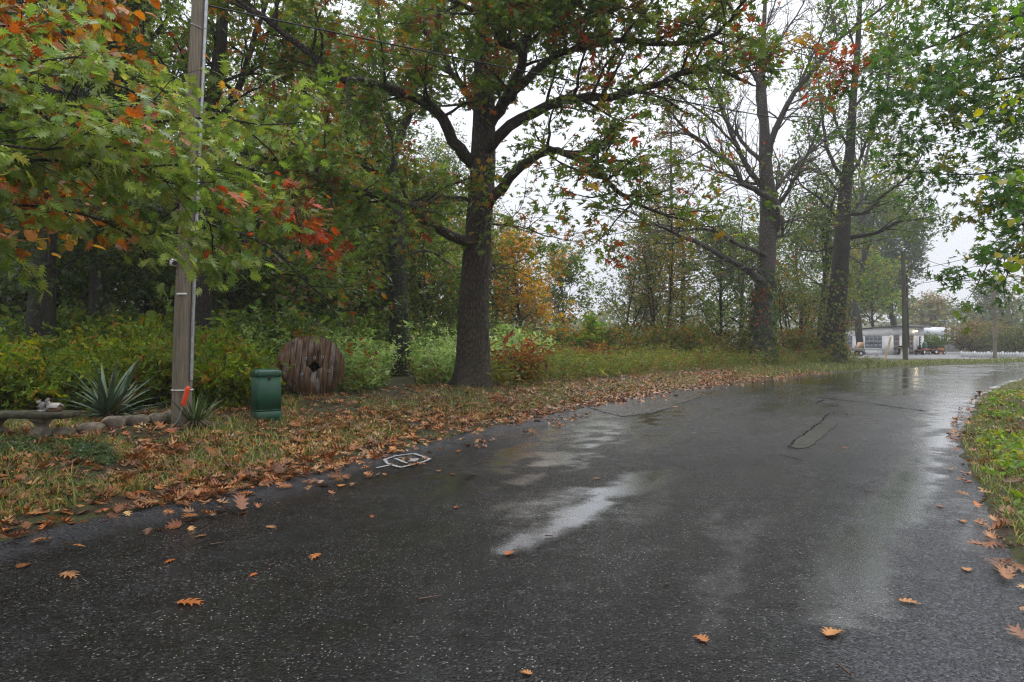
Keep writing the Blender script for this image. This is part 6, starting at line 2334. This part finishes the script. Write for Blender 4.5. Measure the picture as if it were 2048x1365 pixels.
def yard():
    # old tyre-black barrel
    p = wpos(.2, -1.0)
    r = thing('barrel', p, 'black barrel standing at the corner of the white workshop', 'barrel')
    obj('drum', Acc().lathe([(0, 0), (.42, 0), (.43, .05), (.42, .3), (.44, .33), (.42, .36), (.42, .62), (.44, .65), (.42, .68), (.42, .95), (.43, 1.0), (.36, .98), (0, .98)], p, 20), M['black'], r, smooth=True)
    obj('lid_ring', Acc().lathe([(.40, .985), (.445, .985), (.445, 1.03), (.40, 1.03)], p, 20), M['black'], r)
    # gas cylinder
    p = wpos(6.6, -.7)
    r = thing('gas_cylinder', p, 'tall green gas cylinder against the white workshop wall', 'gas cylinder')
    gm = plain('green_cylinder_paint', (.02, .10, .06), .4, .5)
    obj('tank', Acc().lathe([(0, 0), (.26, 0), (.27, .04), (.27, 1.2), (.22, 1.36), (.1, 1.44), (0, 1.45)], p, 20), gm, r, smooth=True)
    vv = obj('valve', Acc().lathe([(0, 1.4), (.05, 1.4), (.05, 1.55), (0, 1.55)], p, 10), M['steel'], r)
    obj('handwheel', Acc().lathe([(0, 1.55), (.09, 1.55), (.09, 1.59), (0, 1.59)], p, 12), M['steel'], vv)
    # dark letter board
    p = wpos(6.2, -.35)
    r = thing('sign_board', p, 'narrow black upright sign board beside the gas cylinder', 'sign')
    Rm = np.column_stack([np.append(wu, 0), np.append(wv, 0), [0, 0, 1]])
    obj('panel', Acc().box(p + [0, 0, 1.35], (.5, .05, 1.5), Rm), M['black'], r)
    for k in range(4):
        obj('letter_square', Acc().box(p + [0, 0, .85 + k * .33] - np.append(wv, 0) * .035, (.26, .012, .2), Rm), M['white'], r)
    for s in (-1, 1):
        obj('leg', Acc().box(p + np.append(wu, 0) * s * .2 + [0, 0, .3], (.05, .05, .62), Rm), M['black'], r)
    # slanting pole with a rope, and a leaning rust-yellow post
    p0, p1 = P(1769, 727, 56), P(1781, 676, 58)
    p0[2] = float(gz(p0[0], p0[1])) - .1
    tag(obj('leaning_post', Acc().tube(resample3(np.array([p0, p1]), .5), .07, 8, cap=True), plain('ochre_post', (.30, .19, .06), .7), origin=p0), 'thin ochre post leaning over the grass before the workshop', 'post')
    # flat cart heaped with boards
    p = wpos(-3.0, .5)
    p = np.array([*P(1705, 0, 72)[:2], 0])
    p[2] = float(gz(p[0], p[1]))
    r = thing('garden_cart', p, 'flat cart loaded with rusty boxes and boards before the workshop', 'cart')
    wd = plain('grey_cart_board', (.30, .28, .25), .8)
    obj('bed', Acc().box(p + [0, 0, .62], (2.0, 1.0, .1)), wd, r)
    obj('side_rail', Acc().box(p + [0, -.49, .76], (2.0, .05, .16)), wd, r)
    for sx in (-.65, .65):
        for sy in (-.42, .42):
            aa = p + [sx, sy, .29]
            w = obj('wheel', Acc().tube(np.array([aa + [0, -.06, 0], aa + [0, .06, 0]]), .29, 16, cap=True), M['black'], r)
            obj('rim', Acc().tube(np.array([aa + [0, -.075, 0], aa + [0, -.062, 0]]), .13, 12, cap=True), M['white'], w)
    obj('draw_bar', Acc().tube(np.array([p + [1, 0, .58], p + [1.7, -.1, .2]]), .03, 6, cap=True), M['steel'], r)
    rs = plain('rusty_tin', (.26, .08, .03), .7, .3)
    for k, (dx, s, z) in enumerate(((-.75, (.6, .7, .5), .92), (-.1, (.5, .6, .25), .8))):
        b = obj('crate', Acc().box(p + [dx, 0, z + .002], s, rotz(.1 * k)), rs if k == 0 else wd, None, origin=p + [dx, 0, z - s[2] / 2])
        tag(b, ('rusty box on the flat cart' if k == 0 else 'low grey box in the middle of the flat cart'), 'box')
    b = Acc()
    for k in range(3):
        b.box(p + [.55 + .14 * k, -.1, 1.05], (.06, .8, .9), roty(.45))
    o = obj('board_stack', b, plain('pale_boards', (.45, .30, .18), .7), origin=p + [.6, 0, .67])
    tag(o, 'slanting pale boards leaning on the flat cart', 'boards')
    # pale stand with a shallow bowl
    p = wpos(-1.6, -1.8)
    r = thing('bird_bath', p, 'cream bird bath in front of the workshop corner', 'bird bath')
    cr = plain('cream_stone', (.55, .47, .32), .7)
    obj('pedestal', Acc().lathe([(0, 0), (.24, 0), (.24, .08), (.12, .16), (.10, .6), (.16, .7), (0, .7)], p, 16), cr, r, smooth=True)
    obj('bowl', Acc().lathe([(0, .68), (.2, .70), (.38, .82), (.40, .86), (.36, .86), (.18, .76), (0, .75)], p, 18), plain('mossy_bowl', (.30, .33, .10), .7), r, smooth=True)


yard()


def small_house(label, px, dd, w, dp, h, rh, wallc, roofc, rz):
    p = at(px, dd)
    r = thing('house', p, label, 'house')
    Rm = rotz(rz)
    wm = plain('house_wall_%d' % px, wallc, .7)
    obj('wall', Acc().box(p + [0, 0, h / 2 - .2], (w, dp, h + .4), Rm), wm, r)
    pr = np.array([[-w / 2 - .3, -dp / 2 - .3, h], [w / 2 + .3, -dp / 2 - .3, h], [w / 2 + .3, dp / 2 + .3, h], [-w / 2 - .3, dp / 2 + .3, h], [-w / 2 - .3, 0, h + rh], [w / 2 + .3, 0, h + rh]])
    V = pr @ Rm.T + p + [0, 0, .005]
    obj('roof', Acc().add(V, [[0, 1, 5, 4], [2, 3, 4, 5], [3, 2, 1, 0]], [[0, 4, 3], [1, 2, 5]]), plain('house_roof_%d' % px, roofc, .5), r)
    for k in (-.28, .28):
        wn_ = obj('window', Acc().box(Rm @ np.array([k * w, -dp / 2 - .02, h * .55]) + p, (.9, .08, 1.1), Rm), M['white'], r)
        obj('pane', Acc().box(Rm @ np.array([k * w, -dp / 2 - .065, h * .55]) + p, (.7, .02, .9), Rm), plain('dark_pane_%d%d' % (px, k > 0), (.04, .045, .05), .15), wn_)
    obj('door', Acc().box(Rm @ np.array([0, -dp / 2 - .03, 1.0]) + p, (.9, .07, 2.0), Rm), plain('house_door_%d' % px, (.30, .28, .25), .6), r)


small_house('pale house with a white metal roof half hidden behind the workshop', 1862, 118, 7.0, 5, 2.3, 1.5, (.5, .51, .51), (.5, .52, .55), .25)
small_house('tiny shed with a light grey roof by the antenna mast', 1893, 108, 3.2, 3.5, 1.3, 1.1, (.30, .30, .29), (.66, .68, .70), .6)


def antenna():
    p = at(1893, 102)
    r = thing('antenna_mast', p, 'thin mast with a long horizontal aerial above the small shed', 'antenna')
    top = P(1893, 641, 102)
    obj('mast', Acc().tube(resample3(np.array([p - [0, 0, .2], top]), .8), .07, 8, cap=True), M['steel'], r)
    obj('boom', Acc().tube(np.array([top + [-1.1, 0, -.05], top + [1.0, 0, .05]]), .03, 6, cap=True), M['steel'], r)
    for k in range(7):
        x = -1.0 + k * .32
        obj('element', Acc().tube(np.array([top + [x, -.5 + .04 * k, 0], top + [x, .5 - .04 * k, 0]]), .018, 5, cap=True), M['steel'], r)


antenna()


def picket_fence():
    a0, a1 = at(1922, 66), at(2125, 60)
    root = thing('picket_fence', a0, 'low white picket fence across the far bend of the road', 'fence')
    n = 62
    D = a1 - a0
    u = unit(D * [1, 1, 0])
    Rm = rotz(math.atan2(u[1], u[0]))
    wp = plain('white_fence_paint', (.78, .78, .77), .6)
    H, w = .55, .09
    prof = [(-w / 2, -.05), (w / 2, -.05), (w / 2, H - .08), (0, H), (-w / 2, H - .08)]
    a = Acc().prism(prof, -.012, .012, Rm @ rotx(math.pi / 2))
    me = make_mesh('picket', a, wp)
    for k in range(n):
        q = a0 + D * (k + .5) / n
        o = bpy.data.objects.new('picket', me)
        o.location = (q - a0 + [0, 0, float(gz(q[0], q[1])) - a0[2] + .03]).tolist()
        o.parent = root
        COL.objects.link(o)
    for z in (.16, .40):
        c = (a0 + a1) / 2 + np.array([-u[1], u[0], 0]) * .035
        obj('rail', Acc().box(c + [0, 0, z], (np.linalg.norm(D), .04, .07), Rm), wp, root)
    for k in range(8):
        q = a0 + D * k / 7 + np.array([-u[1], u[0], 0]) * .11
        obj('post', Acc().box(q + [0, 0, .27], (.1, .1, .72), Rm), wp, root)


picket_fence()

shrub('bare_shrub', 'vase shaped grey twiggy shrub behind the picket fence', at(2015, 70), 4.0, 3.0, 2.2, 90, 2.5, .2, 'far', 240, tm='dia', stem='bark_grey', spread=.2, sub=9, twigs_shown=True)
shrub('bare_shrub', 'rounded brownish misty shrub between antenna and thin pole', at(1955, 86), 4.6, 3.4, 3.0, 80, 9, .3, 'larch', 241, tm='dia', stem='bark_grey', spread=.25, sub=9)
shrub('garden_shrub', 'round dark green bush in front of the pale house', at(1862, 84), 2.6, 2.0, 1.4, 34, 12, .24, 'green', 242, tm='dia', spread=.18)
shrub('garden_shrub', 'misty dark bush past the thin pole on the far bend', at(2060, 84), 4.4, 3.2, 2.6, 60, 9, .3, 'far', 243, tm='dia', spread=.25)
auto_tree('woodland_tree', 'rounded misty tree behind the pale house', None, at(1868, 135), 8, 1.0, 4.5, 71, dict(per=8, size=.5, tm='star', pal='larch', spread=.6), r0=.2, nl=16)
auto_tree('woodland_tree', 'faint grey green tree far behind the thin pole', None, at(1985, 120), 10, 1.0, 5, 72, dict(per=8, size=.5, tm='star', pal='far', spread=.6), r0=.2, nl=16)


# ------------------------------------------------------------------ the misty air
def haze():
    a = Acc().box((20, 230, 23.5), (830, 620, 53))
    m = bpy.data.materials.new('mist')
    m.use_nodes = True
    nt = m.node_tree
    nt.nodes.clear()
    out = nt.nodes.new('ShaderNodeOutputMaterial')
    pv = nt.nodes.new('ShaderNodeVolumePrincipled')
    pv.inputs['Color'].default_value = (.96, .97, 1.0, 1)
    pv.inputs['Density'].default_value = HAZE
    pv.inputs['Anisotropy'].default_value = .1
    nt.links.new(pv.outputs['Volume'], out.inputs['Volume'])
    o = obj('haze', a, m, kind='stuff')
    tag(o, 'thin pale mist filling the air between the trees', 'mist')


HAZE = .0008
haze()
